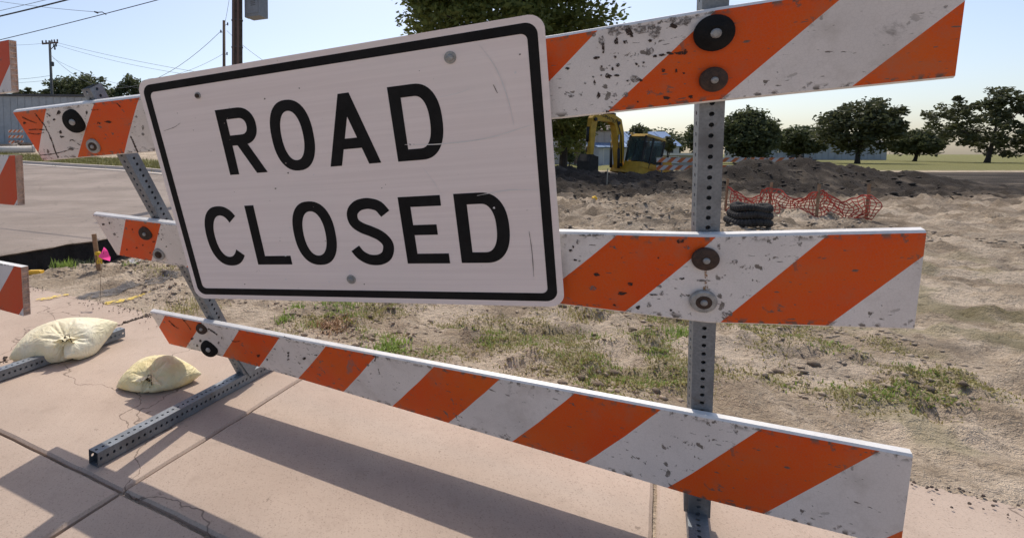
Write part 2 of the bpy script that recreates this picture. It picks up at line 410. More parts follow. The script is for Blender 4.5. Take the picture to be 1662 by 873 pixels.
# ------------------------------------------------------------------ road (old pavement cut off across the street)
def road_mat():
    m, nt, b = nodes_of('old_asphalt')
    tc = N(nt, 'ShaderNodeTexCoord').outputs['Object']
    n1 = noise(nt, tc, .5, 5, .6); n2 = noise(nt, tc, 70, 3, .7); n3 = noise(nt, tc, 6, 5, .6)
    c = mixc(nt, ramp(nt, n1, .35, .65), (.235, .19, .155), (.325, .265, .222))
    c = mixc(nt, mth(nt, 'MULTIPLY', ramp(nt, n2, .48, .70), .7), c, (.125, .10, .085))
    c = mixc(nt, mth(nt, 'MULTIPLY', ramp(nt, n3, .45, .7), .3), c, (.22, .185, .16))
    mp = N(nt, 'ShaderNodeMapping'); nt.links.new(tc, mp.inputs[0]); mp.inputs['Rotation'].default_value = (0, 0, R(29)); mp.inputs['Scale'].default_value = (.12, 1.5, 1)
    tr = ramp(nt, noise(nt, mp.outputs[0], 1.6, 3), .56, .64)
    c = mixc(nt, mth(nt, 'MULTIPLY', tr, .22), c, (.17, .14, .125))
    v = N(nt, 'ShaderNodeTexVoronoi', feature='DISTANCE_TO_EDGE', i_Scale=.55); 
    mp3 = N(nt, 'ShaderNodeVectorMath', operation='ADD'); nv = N(nt, 'ShaderNodeTexNoise', i_Scale=1.6, i_Detail=4); nt.links.new(tc, nv.inputs[0])
    nt.links.new(tc, mp3.inputs[0]); nt.links.new(nv.outputs['Color'], mp3.inputs[1]); nt.links.new(mp3.outputs[0], v.inputs['Vector'])
    cr = mth(nt, 'MULTIPLY', ramp(nt, v.outputs[0], .012, .003), .5)
    c = mixc(nt, mth(nt, 'MULTIPLY', cr, .6), c, (.07, .06, .05))
    nt.links.new(c, b.inputs['Base Color']); b.inputs['Roughness'].default_value = .85; b.inputs['Specular IOR Level'].default_value = .25
    bump(nt, b, mth(nt, 'SUBTRACT', n2, cr), .6, .006)
    return m
rt = np.array(sorted(set(np.round(list(np.arange(.32, 4, .05)) + list(np.arange(4, 11.4, .25)) + [11.4], 3))))
ru = np.concatenate([[0, .03, .08, .2, .5], np.geomspace(1, 90, 26)])
mb = MB(); grid = []
for j, t in enumerate(rt):
    e = float(cut_edge(t)) + .05 * float(fbm(t * 9, 1.0, 9, 3)); row = []
    for i, u in enumerate(ru):
        p = st2w(e - u, t); z = float(rise(p.x, p.y)) + .012 + .02 * float(fbm(p.x * .8, p.y * .8, 12, 3)) - (.012 if i == 0 else 0)
        row.append(mb.vert((p.x, p.y, z)))
    grid.append(row)
for j in range(len(rt) - 1):
    for i in range(len(ru) - 1): mb.face((grid[j][i], grid[j + 1][i], grid[j + 1][i + 1], grid[j][i + 1]))
low = []
for j, t in enumerate(rt):
    v = Vector(mb.v[grid[j][0]]); q = .05 * float(fbm(t * 14, 2.0, 14, 3)) - .04
    low.append([mb.vert((v.x + E1.x * q, v.y + E1.y * q, v.z - .02)), mb.vert((v.x + E1.x * (q - .05), v.y + E1.y * (q - .05), v.z - .55))])
for j in range(len(rt) - 1):
    mb.face((grid[j][0], low[j][0], low[j + 1][0], grid[j + 1][0])); mb.face((low[j][0], low[j][1], low[j + 1][1], low[j + 1][0]), None, 1)
e0 = [mb.vert(Vector(mb.v[g]) - Vector((0, 0, .4))) for g in grid[0]]
for i in range(len(ru) - 1): mb.face((grid[0][i], grid[0][i + 1], e0[i + 1], e0[i]))
road = mb.build('road', [road_mat(), pmat('road_base', (.030, .026, .024), .95, .4, 9, .6)], smooth=False)
tag(road, None, None, kind='structure')
# pale concrete gutter on the far side of the street
mb = MB(); prev = None
for u in np.geomspace(.5, 90, 40):
    ring = []
    for (dt, dz) in ((11.42, -.2), (11.42, .035), (11.85, .035), (11.88, .15), (12.06, .15), (12.06, -.2)):
        p = st2w(CUT - u, dt); ring.append(mb.vert((p.x, p.y, float(rise(p.x, p.y)) + dz)))
    if prev:
        for a in range(5): mb.face((prev[a], prev[a + 1], ring[a + 1], ring[a]))
    else: mb.face(ring)
    prev = ring
tag(mb.build('kerb', pmat('kerb_concrete', (.50, .43, .37), .9, .15, 2, .3)), None, None, kind='structure')

# ------------------------------------------------------------------ perforated square tube
def perforated(mb, a, b, xdir, size=.0508, pitch=.0254, hole=.0056, wall=.003):
    a, b = Vector(a), Vector(b); Z = b - a; L = Z.length; Z.normalize()
    X = Vector(xdir); X = (X - Z * X.dot(Z)).normalized(); Y = Z.cross(X)
    n = max(1, int(L / pitch)); pit = L / n; h = size / 2; K = 12
    ang = [2 * math.pi * (k + .5) / K for k in range(K)]
    for (U, W) in ((X, Y), (Y, -X), (-X, -Y), (-Y, X)):      # W outward, U across
        for i in range(n):
            c = a + Z * (pit * (i + .5)) + W * h
            hi = []; ho = []; hb = []
            for q in ang:
                cx, cy = math.cos(q), math.sin(q); m = max(abs(cx), abs(cy))
                ho.append(mb.vert(c + U * (cx / m * h) + Z * (cy / m * pit / 2)))
                hi.append(mb.vert(c + U * (cx * hole) + Z * (cy * hole)))
                hb.append(mb.vert(c + U * (cx * hole) + Z * (cy * hole) - W * wall))
            for k in range(K):
                k2 = (k + 1) % K
                mb.face((ho[k], ho[k2], hi[k2], hi[k])); mb.face((hi[k], hi[k2], hb[k2], hb[k]))
def galv_mat():
    m, nt, b = nodes_of('galvanised_steel')
    tc = N(nt, 'ShaderNodeTexCoord').outputs['Object']
    v = N(nt, 'ShaderNodeTexVoronoi', i_Scale=160); nt.links.new(tc, v.inputs['Vector'])
    n1 = noise(nt, tc, 9, 5, .6)
    c = mixc(nt, v.outputs['Distance'], (.17, .19, .21), (.25, .27, .29))
    c = mixc(nt, ramp(nt, n1, .45, .7), c, (.14, .148, .158))
    c = mixc(nt, mth(nt, 'MULTIPLY', ramp(nt, noise(nt, tc, 25, 4), .62, .72), .6), c, (.12, .10, .08))
    nt.links.new(c, b.inputs['Base Color']); b.inputs['Metallic'].default_value = .45
    b.inputs['Roughness'].default_value = .52
    bump(nt, b, n1, .1, .002)
    return m
GALV = galv_mat()
RAIL = rail_mat('striped_rail_worn', 1.0, dirt=1.0)
RAIL2 = rail_mat('striped_rail_newer', .35, (.60, .048, .008), (.72, .66, .63), dirt=.35)
RAILF = rail_mat('striped_rail_far', .1, (.60, .13, .04), (.62, .58, .54), .4)
EDGE = pmat('white_plastic', (.74, .72, .69), .45, .12, 12, .1)
ENDC = pmat('dirty_plastic_end', (.66, .47, .36), .7, .35, 30, .3)
RUB = pmat('black_rubber', (.012, .0115, .0115), .7, .4, 40, .25, spec=.15)
RUST = pmat('rusty_steel', (.085, .05, .035), .8, .5, 60, .5, c2=(.035, .025, .02))
ZINC = pmat('dull_zinc', (.36, .36, .35), .5, .35, 60, .3, metal=.35)

# ------------------------------------------------------------------ the leaning barricade that carries the sign
NL = Vector((.43146, -.52173, .73596)); UL = Vector((.86175, -.0030, -.50733)); VL = Vector((.26689, .85311, .44831))
DL = .9276 * 1.15
RS1 = Vector((.93099, -.05914, -.36022)).normalized(); RS2 = Vector((.14558, .95216, .26870)); RS2 = (RS2 - RS1 * RS2.dot(RS1)).normalized()
NS = RS1.cross(RS2)                      # into the scene
TS = Vector((-.734, -.325, 1.641))       # sign's upper left corner, camera frame
def ray(px, py): return Vector(((px - CX) / F_PX, (py - CY) / F_PX, 1))
def on_left(px, py): r = ray(px, py); return r * (DL / r.dot(NL))
GAP = .030
def on_right(px, py, gap=GAP): r = ray(px, py); return r * ((TS + NS * gap).dot(NS) / r.dot(NS))
def catmull(P, n):
    out = []
    for i in range(len(P) - 1):
        p0 = P[max(i - 1, 0)] if i else P[0] * 2 - P[1]; p3 = P[i + 2] if i + 2 < len(P) else P[-1] * 2 - P[-2]
        p1, p2 = P[i], P[i + 1]
        for k in range(n):
            t = k / n
            out.append(.5 * ((2 * p1) + (p2 - p0) * t + (2 * p0 - 5 * p1 + 4 * p2 - p3) * t * t + (3 * p1 - p0 - 3 * p2 + p3) * t ** 3))
    out.append(P[-1]); return out
# per rail: top-edge pixel and the height (photo row) of the square-cut lower edge, at the left end, left post and on the right
RAILS = [dict(L=[((20, 181), 262), ((150, 165.5), 251.5)], Rr=[((905, 57), 193), ((1165, 13), 166)]),
         dict(L=[((150, 348), 415), ((245, 359.5), 432)], Rr=[((918, 377), 497), ((1150, 382), 525)]),
         dict(L=[((243, 506), 559), ((345, 525.5), 583)], Rr=[((1147, 676), 812)])]
# where the stripes change along the top edge (photo column, change number: even = orange begins)
ANCH = [[(74, 1), (152, 2), (226, 3), (970, None), (1161, None)], [(203, 0), (260, 1), (1001, None), (1162, None)],
        [(267, 0), (327, 1), (388, 2), (453, 3), (529, 4), (610, 5), (704, 6)]]
FIRST_ODD = {0: True, 1: False}          # does the first change on the right end an orange stripe?
mainb = thing('barricade', 'leaning orange and white three-rail barricade carrying the ROAD CLOSED sign', 'barricade', Vector((.1, 2.05, 0)))
TH = .026
def drop(T, dr, yb):                     # lower edge: down dr from T to photo row yb
    k = (yb - CY) / F_PX; return T + dr * ((k * T.z - T.y) / (dr.y - k * dr.z))
def build_rail(ri, sections, mat, parent, n=14):
    def lin(P): return [P[i].lerp(P[i + 1], k / n) for i in range(len(P) - 1) for k in range(n)] + [P[-1]]
    T = lin([q[0] for q in sections]); B = lin([q[1] for q in sections])
    S = [0.0]
    for a, b in zip(T, T[1:]): S.append(S[-1] + (b - a).length)
    X = [CX + F_PX * t.x / t.z for t in T]
    an = []; last = None
    for px, k in ANCH[ri]:
        sv = float(np.interp(px, X, S))
        if k is None:
            if an[-1][2]:                # first one after the gap hidden by the sign
                g = an[-1][1] + (sv - an[-1][0]) / .225; odd = FIRST_ODD[ri]
                k = min((q for q in range(0, 40) if (q % 2 == 1) == odd), key=lambda q: abs(q - g)); an.append((sv, k, False)); continue
            k = an[-1][1] + 1; an.append((sv, k, False)); continue
        an.append((sv, k, True))
    s_ = [q[0] for q in an]; k_ = [q[1] for q in an]
    g0 = (k_[1] - k_[0]) / (s_[1] - s_[0]); g1 = (k_[-1] - k_[-2]) / (s_[-1] - s_[-2])
    def U(sv):
        if sv < s_[0]: k = k_[0] + (sv - s_[0]) * g0
        elif sv > s_[-1]: k = k_[-1] + (sv - s_[-1]) * g1
        else: k = float(np.interp(sv, s_, k_))
        return .203 + .215 * k
    mb = MB(); rings = []
    for i in range(len(T)):
        u = (T[min(i + 1, len(T) - 1)] - T[max(i - 1, 0)]).normalized(); dn = (B[i] - T[i]); dn.normalize()
        nb = u.cross(dn).normalized()    # pointing away from the viewer
        r = .005
        prof = [T[i] + dn * r, B[i] - dn * r, B[i] + nb * r, B[i] + nb * (TH - r), B[i] - dn * r + nb * TH, T[i] + dn * r + nb * TH, T[i] + nb * (TH - r), T[i] + nb * r]
        rings.append([mb.vert(c2w(p)) for p in prof])
    for i in range(len(T) - 1):
        a, b = rings[i], rings[i + 1]; s0, s1 = U(S[i]), U(S[i + 1])
        for k in range(8):
            k2 = (k + 1) % 8
            if k == 0: mb.face((a[0], a[1], b[1], b[0]), [(s0, .203), (s0, 0), (s1, 0), (s1, .203)], 0)
            elif k == 4: mb.face((a[4], a[5], b[5], b[4]), [(s0, 0), (s0, .203), (s1, .203), (s1, 0)], 0)
            else: mb.face((a[k], a[k2], b[k2], b[k]), None, 1)
    mb.face(rings[0], None, 1); mb.face(rings[-1][::-1], None, 1)
    return mb.build('rail', [mat, EDGE], parent)
for ri, r in enumerate(RAILS):
    sec = []
    for px, yb in r['L']: T = on_left(*px); sec.append((T, drop(T, VL, yb)))
    if ri < 2:
        (T0, B0), (T1, B1) = sec; f = .42; sec.append((T1 + (T1 - T0) * f, B1 + (B1 - B0) * f))
    rr = []
    for px, yb in r['Rr']: T = on_right(*px); rr.append((T, drop(T, RS2, yb)))
    sec += rr; ed = RS1 if ri < 2 else (rr[0][0] - on_left(345, 525.5)).normalized()
    sec.append((rr[-1][0] + ed * .40, rr[-1][1] + ed * .40))
    build_rail(ri, sec, RAIL, mainb)

# scuffs, scrapes and a rust run, as the boards carry them
def scuff_mat(name, c, lo, hi):
    m, nt, b = nodes_of(name); tc = N(nt, 'ShaderNodeTexCoord').outputs['Object']
    b.inputs['Base Color'].default_value = (*c, 1); b.inputs['Roughness'].default_value = .85; b.inputs['Specular IOR Level'].default_value = .1
    nt.links.new(ramp(nt, noise(nt, tc, 170, 4, .7), lo, hi), b.inputs['Alpha']); return m
SC_D = scuff_mat('dark_scuff', (.055, .040, .034), .36, .50); SC_G = scuff_mat('grey_smear', (.20, .18, .165), .34, .66); SC_R = scuff_mat('rust_run', (.34, .20, .10), .40, .62)
rails_ = [o for o in mainb.children if o.name.startswith('rail')]
def on_rail(px, py, ri, lift):          # front face of rail ri through that pixel
    r = ray(px, py); o = rails_[ri]; org = c2w((0, 0, 0)); d = d2w(r)
    hit, loc, nrm, _ = o.ray_cast(org - BASE[mainb.name], d.normalized())
    return (loc + BASE[mainb.name] + nrm * lift) if hit else None
def blotch(px, py, rx, ry, ri, mat, rot=0, n=11):
    pts = []
    for k in range(n):
        a = 2 * math.pi * k / n; q = random.uniform(.6, 1.25); x = rx * q * math.cos(a); y = ry * q * math.sin(a)
        p = on_rail(px + x * math.cos(rot) - y * math.sin(rot), py + x * math.sin(rot) + y * math.cos(rot), ri, .0012)
        if p is None: return
        pts.append(p)
    mb = MB(); mb.poly(pts[::-1]); mb.build('scuff', mat, rails_[ri])
def scrape(px, ri, wd, mat):
    P = catmull([Vector((x, y, 0)) for x, y in px], 7); A, B = [], []
    for i, p in enumerate(P):
        t = (P[min(i + 1, len(P) - 1)] - P[max(i - 1, 0)]).normalized(); k = wd * random.uniform(.3, 1.2)
        a = on_rail(p.x - t.y * k, p.y + t.x * k, ri, .0012); b = on_rail(p.x + t.y * k, p.y - t.x * k, ri, .0012)
        if a is None or b is None: break
        A.append(a); B.append(b)
    if len(A) > 2:
        mb = MB(); a = [mb.vert(p) for p in A]; b = [mb.vert(p) for p in B]
        for i in range(len(a) - 1): mb.face((a[i], a[i + 1], b[i + 1], b[i]))
        mb.build('scrape', mat, rails_[ri])
bpy.context.view_layer.update()
K_ = 1 / 4.367
for x, y, rx, ry, g in ((330, 290, 28, 34, 1), (345, 335, 9, 45, 0), (298, 410, 22, 13, 0), (335, 472, 9, 9, 0), (430, 402, 12, 12, 0), (447, 462, 16, 14, 0), (411, 488, 9, 14, 0), (383, 540, 24, 20, 0), (437, 536, 22, 10, 0),
        (275, 545, 8, 8, 0), (284, 588, 10, 22, 0), (216, 590, 8, 8, 0), (312, 675, 13, 28, 0), (330, 535, 7, 6, 0), (405, 726, 6, 7, 0), (580, 456, 12, 11, 0), (630, 444, 10, 8, 0), (440, 294, 16, 28, 0), (522, 225, 24, 22, 0), (502, 300, 20, 14, 0),
        (545, 250, 14, 22, 0), (676, 290, 16, 12, 0), (838, 186, 34, 18, 0), (712, 400, 18, 9, 0), (760, 392, 30, 11, 0), (815, 380, 30, 12, 0), (890, 378, 40, 12, 0), (925, 368, 16, 20, 0), (572, 560, 40, 36, 1), (605, 570, 18, 10, 0), (520, 574, 12, 8, 0),
        (425, 678, 24, 18, 1), (503, 672, 22, 18, 1), (120, 682, 26, 16, 1), (705, 225, 60, 50, 1), (675, 365, 32, 30, 1), (610, 215, 70, 28, 1), (480, 200, 100, 20, 1), (880, 150, 90, 26, 1), (420, 235, 50, 24, 1), (770, 500, 16, 12, 0), (862, 505, 10, 14, 0), (915, 520, 9, 7, 0),
        (790, 695, 26, 13, 0), (965, 688, 16, 12, 0), (665, 655, 14, 18, 1), (590, 722, 8, 7, 0), (375, 790, 14, 9, 0), (650, 770, 60, 5, 0), (92, 485, 18, 11, 0), (280, 245, 14, 20, 1)):
    blotch(900 + x * K_, y * K_, rx * K_, ry * K_, 0, SC_G if g else SC_D)
for x, y, rx, ry, g in ((298, 371, 26, 13, 0), (538, 441, 18, 13, 0), (480, 506, 34, 11, 0), (275, 470, 30, 16, 1), (591, 606, 17, 16, 0), (670, 588, 16, 20, 1), (742, 458, 18, 12, 1), (762, 508, 16, 18, 1), (705, 515, 32, 6, 0), (167, 140, 16, 18, 1), (132, 175, 7, 12, 0), (115, 205, 12, 12, 0),
        (146, 270, 13, 7, 0), (178, 277, 9, 7, 0), (1225, 655, 40, 24, 1), (845, 655, 18, 22, 1), (825, 625, 10, 8, 0), (895, 137, 26, 18, 0), (940, 182, 26, 12, 1), (905, 400, 20, 9, 0), (260, 95, 90, 8, 1), (1280, 280, 22, 18, 1), (1165, 175, 10, 22, 1), (1050, 415, 60, 8, 1), (425, 588, 12, 9, 0), (736, 255, 7, 6, 0), (475, 255, 5, 5, 0)):
    blotch(900 + x * K_, 360 + y * K_, rx * K_, ry * K_, 1, SC_G if g else SC_D)
blotch(1145.5, 449, 3, 16, 1, SC_R); blotch(1146, 470, 6, 8, 1, SC_R)
for pts, wd in (([(57, 184), (66, 196), (74, 206), (84, 228), (90, 246), (95, 256)], 1.1), ([(47, 211), (60, 210), (73, 211)], 1.0), ([(46, 216), (60, 218), (72, 215)], .8), ([(66, 252), (85, 250), (104, 246), (118, 241)], .9), ([(74, 205), (76, 212), (80, 216)], .9),
        ([(212, 221), (217, 232), (222, 243), (226, 250)], 1.4), ([(76, 184), (82, 189)], .9), ([(92, 187), (96, 180), (99, 184)], .9), ([(113, 229), (117, 227), (122, 230)], .9), ([(126, 233), (131, 236)], .8), ([(148, 178), (152, 179), (160, 178)], .8), ([(190, 168), (196, 174)], .8), ([(36, 190), (48, 196), (60, 200)], .7)):
    scrape(pts, 0, wd, SC_D)
for x, y, rx, ry, g in ((95, 183, 3, 3, 0), (88, 194, 2.5, 2, 0), (98, 215, 2.5, 3, 0), (101, 222, 4, 2, 0), (141, 183, 2, 3, 0), (115, 241, 6, 4, 1), (232, 207, 2, 4, 1), (232, 218, 2.5, 3, 1), (160, 200, 3, 2, 0), (176, 198, 6, 2, 0), (40, 200, 3, 2, 0)): blotch(x, y, rx, ry, 0, SC_G if g else SC_D)
for pts, wd in (([(274, 520), (282, 528), (290, 533)], .8), ([(296, 517), (304, 526), (310, 535)], .8), ([(338, 533), (346, 538), (353, 543)], 1.2), ([(376, 552), (381, 554), (390, 553)], .8), ([(461, 546), (473, 551)], .9), ([(605, 577), (610, 580), (608, 586)], 1)): scrape(pts, 2, wd, SC_D)
for x, y in ((312, 549), (325, 553), (320, 560), (355, 556), (352, 566), (360, 548), (434, 583), (468, 572), (468, 577), (468, 583), (494, 581), (513, 576), (420, 577)): blotch(x, y, random.uniform(1.3, 3), random.uniform(1.3, 2.6), 2, SC_D)
for x, y in ((168, 364), (178, 362), (186, 380), (215, 372), (222, 402), (232, 398), (206, 405), (250, 392), (262, 388), (270, 400), (258, 380), (244, 410)): blotch(x, y, random.uniform(1, 2.6), random.uniform(1, 2), 1, SC_D)

# posts, straight behind the rails, down to the ground
def to_ground(p, q):                     # world points: extend p->q to z = 0
    k = p.z / (p.z - q.z); return p + (q - p) * k
bL = d2w(NL * (TH + .003 + .0254)); bR = d2w(NS * (TH + .003 + .0254))
lt, lb = c2w(on_left(127, 150)) + bL, c2w(on_left(374, 597)) + bL
rt_, rb_ = c2w(on_right(1168, -14)) + bR, c2w(on_right(1146, 599)) + bR
FL, FR = to_ground(lt, lb), to_ground(rt_, rb_)
for a, b, xd in ((FL, lt, d2w(UL)), (FR, rt_, d2w(RS1))):
    mb = MB(); a2 = b + (a - b) * (((b - a).length - .05) / (b - a).length)
    perforated(mb, a2, b, xd); mb.build('post', GALV, mainb)
for f in (FL, FR):                       # feet lie on the ground, across the barricade
    c = Vector((f.x, f.y, .0285)); mb = MB(); e = Vector((E2.x, E2.y, 0))
    perforated(mb, c - e * .80, c + e * .20, (E1.x, E1.y, 0)); mb.build('foot', GALV, mainb)
    mb = MB(); mb.bar(c + Vector((0, 0, .026)), c + (Vector((lt - FL)) if f is FL else Vector((rt_ - FR))).normalized() * .16, .066, .066, (E1.x, E1.y, 0)); mb.build('post_socket', GALV, mainb)

# washers and bolt heads on the rails
def bolt(px, py, rpx, side, mat, centre, dome=.008, ring=False):
    p = (on_left if side == 'L' else on_right)(px, py); p = p * (1 - .008 / p.length); n = -(NL if side == 'L' else NS)
    if side == 'L': n = (n * .62 - ray(px, py).normalized() * .38).normalized()
    r = rpx / F_PX * p.z * (.84 if side == 'L' else 1); W = c2w(p) + d2w(n) * (r * .16 if side == 'L' else 0); n = d2w(n)
    mb = MB(); mb.lathe(W, n, [(r, -.004 - (r * .3 if side == 'L' else 0)), (r * 1.0, .003), (r * .90, .006), (r * .42, dome)], 28)
    o = mb.build('washer', mat, mainb, smooth=False)
    mb = MB(); rb = max(r * .27, .006)
    mb.lathe(W + n * (dome - .001), n, [(rb, 0), (rb, .003), (rb * .75, .006), (rb * .3, .0068)], 12)
    mb.build('bolt_head', centre, o)
    if ring:
        mb = MB(); mb.lathe(W + n * (dome - .0025), n, [(r * .62, 0), (r * .6, .0025), (r * .45, .003)], 24); mb.build('inner_washer', RUST, o)
bolt(122.5, 196, 23.5, 'L', RUB, ZINC, .012); bolt(153, 236.5, 14.5, 'L', ZINC, ZINC, .008, True)
bolt(237, 378, 13.8, 'L', RUST, ZINC, .008); bolt(259, 412, 12.4, 'L', ZINC, RUST, .006, True)
bolt(328, 532.5, 11.7, 'L', RUST, ZINC, .006); bolt(341, 564, 17.9, 'L', RUB, ZINC, .012)
bolt(1159, 54, 29, 'R', RUB, ZINC, .016); bolt(1158, 129.5, 20, 'R', RUST, ZINC, .010)
bolt(1145, 420.5, 19.5, 'R', RUST, ZINC, .010); bolt(1141.5, 489, 19.5, 'R', ZINC, ZINC, .007, True)

# ------------------------------------------------------------------ ROAD CLOSED sign
SW, SH = 1.219, .762
def S3(x, y, lift=0.0): return c2w(TS + RS1 * x + RS2 * y - NS * lift)     # sign coordinates, y down, metres
sign = thing('road_sign', 'large white ROAD CLOSED sign with black border bolted to the leaning barricade', 'road sign', S3(SW / 2, SH))
def rrect(ins, rad, n=10):
    x0, y0, x1, y1 = ins, ins, SW - ins, SH - ins; out = []
    for cx, cy, a0 in ((x1 - rad, y0 + rad, -90), (x1 - rad, y1 - rad, 0), (x0 + rad, y1 - rad, 90), (x0 + rad, y0 + rad, 180)):
        for k in range(n + 1):
            a = R(a0 + 90 * k / n); out.append((cx + rad * math.cos(a), cy + rad * math.sin(a)))
    return out
def sign_mat():
    m, nt, b = nodes_of('white_reflective_sheeting')
    uv = N(nt, 'ShaderNodeUVMap'); uv.uv_map = 'UVMap'
    mp = N(nt, 'ShaderNodeMapping'); nt.links.new(uv.outputs[0], mp.inputs[0]); mp.inputs['Scale'].default_value = (1.2, 60, 1)
    ln = noise(nt, mp.outputs[0], 1, 3, .6)
    n1 = noise(nt, uv.outputs[0], 2.2, 4); n2 = noise(nt, uv.outputs[0], 30, 4, .65)
    c = mixc(nt, ramp(nt, ln, .35, .65), (.81, .705, .675), (.86, .755, .725))
    c = mixc(nt, mth(nt, 'MULTIPLY', ramp(nt, n1, .4, .7), .35), c, (.80, .73, .70))
    c = mixc(nt, mth(nt, 'MULTIPLY', ramp(nt, n2, .69, .74), .6), c, (.36, .31, .29))
    nt.links.new(c, b.inputs['Base Color']); b.inputs['Roughness'].default_value = .38; b.inputs['Specular IOR Level'].default_value = .4
    bump(nt, b, ln, .08, .001)
    return m
mb = MB(); o = rrect(0, .038)
fr = [mb.vert(S3(x, y)) for x, y in o]; bk = [mb.vert(S3(x, y, -.003)) for x, y in o]
mb.face(fr, [(x, SH - y) for x, y in o]); mb.face(bk[::-1], None, 1)
for i in range(len(o)): j = (i + 1) % len(o); mb.face((fr[j], fr[i], bk[i], bk[j]), None, 1)
ALU = pmat('bare_aluminium', (.5, .5, .5), .4, .2, 20, .1, metal=.7)
panel = mb.build('panel', [sign_mat(), ALU], sign)
BLK = pmat('black_sign_ink', (.011, .011, .012), .6, .4, 9, .05, spec=.15)
def strip(mb, outer, inner, closed=True, lift=.0006):
    a = [mb.vert(S3(x, y, lift)) for x, y in outer]; b = [mb.vert(S3(x, y, lift)) for x, y in inner]; n = len(a)
    for i in range(n if closed else n - 1): j = (i + 1) % n; mb.face((a[i], a[j], b[j], b[i]))
mb = MB(); strip(mb, rrect(.0165, .030), rrect(.0405, .016)); mb.build('border', BLK, panel)
SWD = .0335
def sup(cx, cy, rx, ry, e, n=48, a0=0, a1=360):
    out = []
    for k in range(n + (0 if a1 - a0 == 360 else 1)):
        a = R(a0 + (a1 - a0) * k / n); c, s = math.cos(a), math.sin(a)
        out.append((cx + rx * math.copysign(abs(c) ** (2 / e), c), cy + ry * math.copysign(abs(s) ** (2 / e), s)))
    return out
def letter(ch, x0, x1, y0, y1):
    mb = MB(); w_ = SWD; L = lambda pts: mb.poly([S3(x, y, .0006) for x, y in pts])
    cx, cy = (x0 + x1) / 2, (y0 + y1) / 2; rx, ry = (x1 - x0) / 2, (y1 - y0) / 2
    if ch == 'O': strip(mb, sup(cx, cy, rx, ry + .003, 2.35), sup(cx, cy, rx - w_, ry + .003 - w_ * .95, 2.2))
    elif ch == 'L': L([(x0, y0), (x0 + w_, y0), (x0 + w_, y1 - w_ * .9), (x0, y1)][:3] + [(x0, y1 - w_ * .9)]); L([(x0, y1 - w_ * .9), (x1, y1 - w_ * .9), (x1, y1), (x0, y1)])
    elif ch == 'E':
        q = w_ * .92; ym = cy - q * .55
        L([(x0, y0), (x1 - .004, y0), (x1 - .004, y0 + q), (x0 + w_, y0 + q), (x0 + w_, y0 + q)][:4] + [(x0, y0 + q)])
        L([(x0, y0 + q), (x0 + w_, y0 + q), (x0 + w_, ym), (x0, ym)])
        L([(x0, ym), (x1 - .024, ym), (x1 - .024, ym + q), (x0, ym + q)])
        L([(x0, ym + q), (x0 + w_, ym + q), (x0 + w_, y1 - q), (x0, y1 - q)])
        L([(x0, y1 - q), (x1, y1 - q), (x1, y1), (x0, y1)])
    elif ch == 'D':
        rad = ry; q = w_ * .95
        # stem, then a bowl swept from top left to bottom left
        out, inn = [(x0 + w_, y0)], [(x0 + w_, y0 + q)]
        bx = x1 - x0 - w_
        for a in np.linspace(-90, 90, 28):
            c, s = math.cos(R(a)), math.sin(R(a)); e = 2 / 2.35
            k = .34
            out.append((x0 + w_ + bx * k + bx * (1 - k) * abs(c) ** e, cy + ry * math.copysign(abs(s) ** e, s)))
            inn.append((x0 + w_ + bx * k + (bx * (1 - k) - w_) * abs(c) ** e, cy + (ry - q) * math.copysign(abs(s) ** e, s)))
        out.append((x0 + w_, y1)); inn.append((x0 + w_, y1 - q))
        strip(mb, out, inn, False); L([(x0, y0), (x0 + w_, y0), (x0 + w_, y1), (x0, y1)])
    elif ch == 'R':
        q = w_ * .95; yb = y0 + (y1 - y0) * .555; cyb = (y0 + yb) / 2; ryb = (yb - y0) / 2
        out, inn = [(x0 + w_, y0)], [(x0 + w_, y0 + q)]; bx = x1 - x0 - w_ - .004; k = .42
        for a in np.linspace(-90, 90, 24):
            c, s = math.cos(R(a)), math.sin(R(a)); e = 2 / 2.2
            out.append((x0 + w_ + bx * k + bx * (1 - k) * abs(c) ** e, cyb + ryb * math.copysign(abs(s) ** e, s)))
            inn.append((x0 + w_ + bx * k + (bx * (1 - k) - w_) * abs(c) ** e, cyb + (ryb - q) * math.copysign(abs(s) ** e, s)))
        out.append((x0 + w_, yb)); inn.append((x0 + w_, yb - q))
        strip(mb, out, inn, False); L([(x0, y0), (x0 + w_, y0), (x0 + w_, y1), (x0, y1)])
        xl = x0 + w_ + bx * .10; yl = yb - .016
        mb.poly([S3(x, y, .0009) for x, y in [(xl, yl), (xl + w_ * 1.12, yl), (x1, y1), (x1 - w_ * 1.12, y1)]])
    elif ch == 'A':
        tw = .033; xa = cx; q = w_ * 1.08
        yt = y0 + .62 * (y1 - y0); yq = yt + w_ * .9
        fx = lambda y, s: xa + s * (tw / 2 + (rx - tw / 2) * (y - y0) / (y1 - y0))     # outer edge
        fi = lambda y, s: fx(y, s) - s * q
        # inner apex
        ya = y0 + (y1 - y0) * (q - tw / 2) / (rx - tw / 2)
        L([(fx(y0, -1), y0), (fx(y0, 1), y0), (fx(ya, 1), ya), (xa, ya), (fx(ya, -1), ya)])
        for s in (-1, 1):
            pts = [(fx(ya, s), ya), (fx(y1, s), y1), (fi(y1, s), y1), (fi(yq, s), yq), (fi(yt, s), yt), (xa, ya)]
            L(pts if s > 0 else pts[::-1])
        L([(fi(yt, -1), yt), (fi(yt, 1), yt), (fi(yq, 1), yq), (fi(yq, -1), yq)])
    elif ch == 'C':
        a = sup(cx, cy, rx, ry + .003, 2.3, 44, 38, 322); b = sup(cx, cy, rx - w_, ry + .003 - w_ * .95, 2.15, 44, 38, 322)
        strip(mb, a, b, False)
    elif ch == 'S':
        # centre line of an S, then its two sides
        h = y1 - y0 + .006; yt = y0 - .003; g = w_ / 2
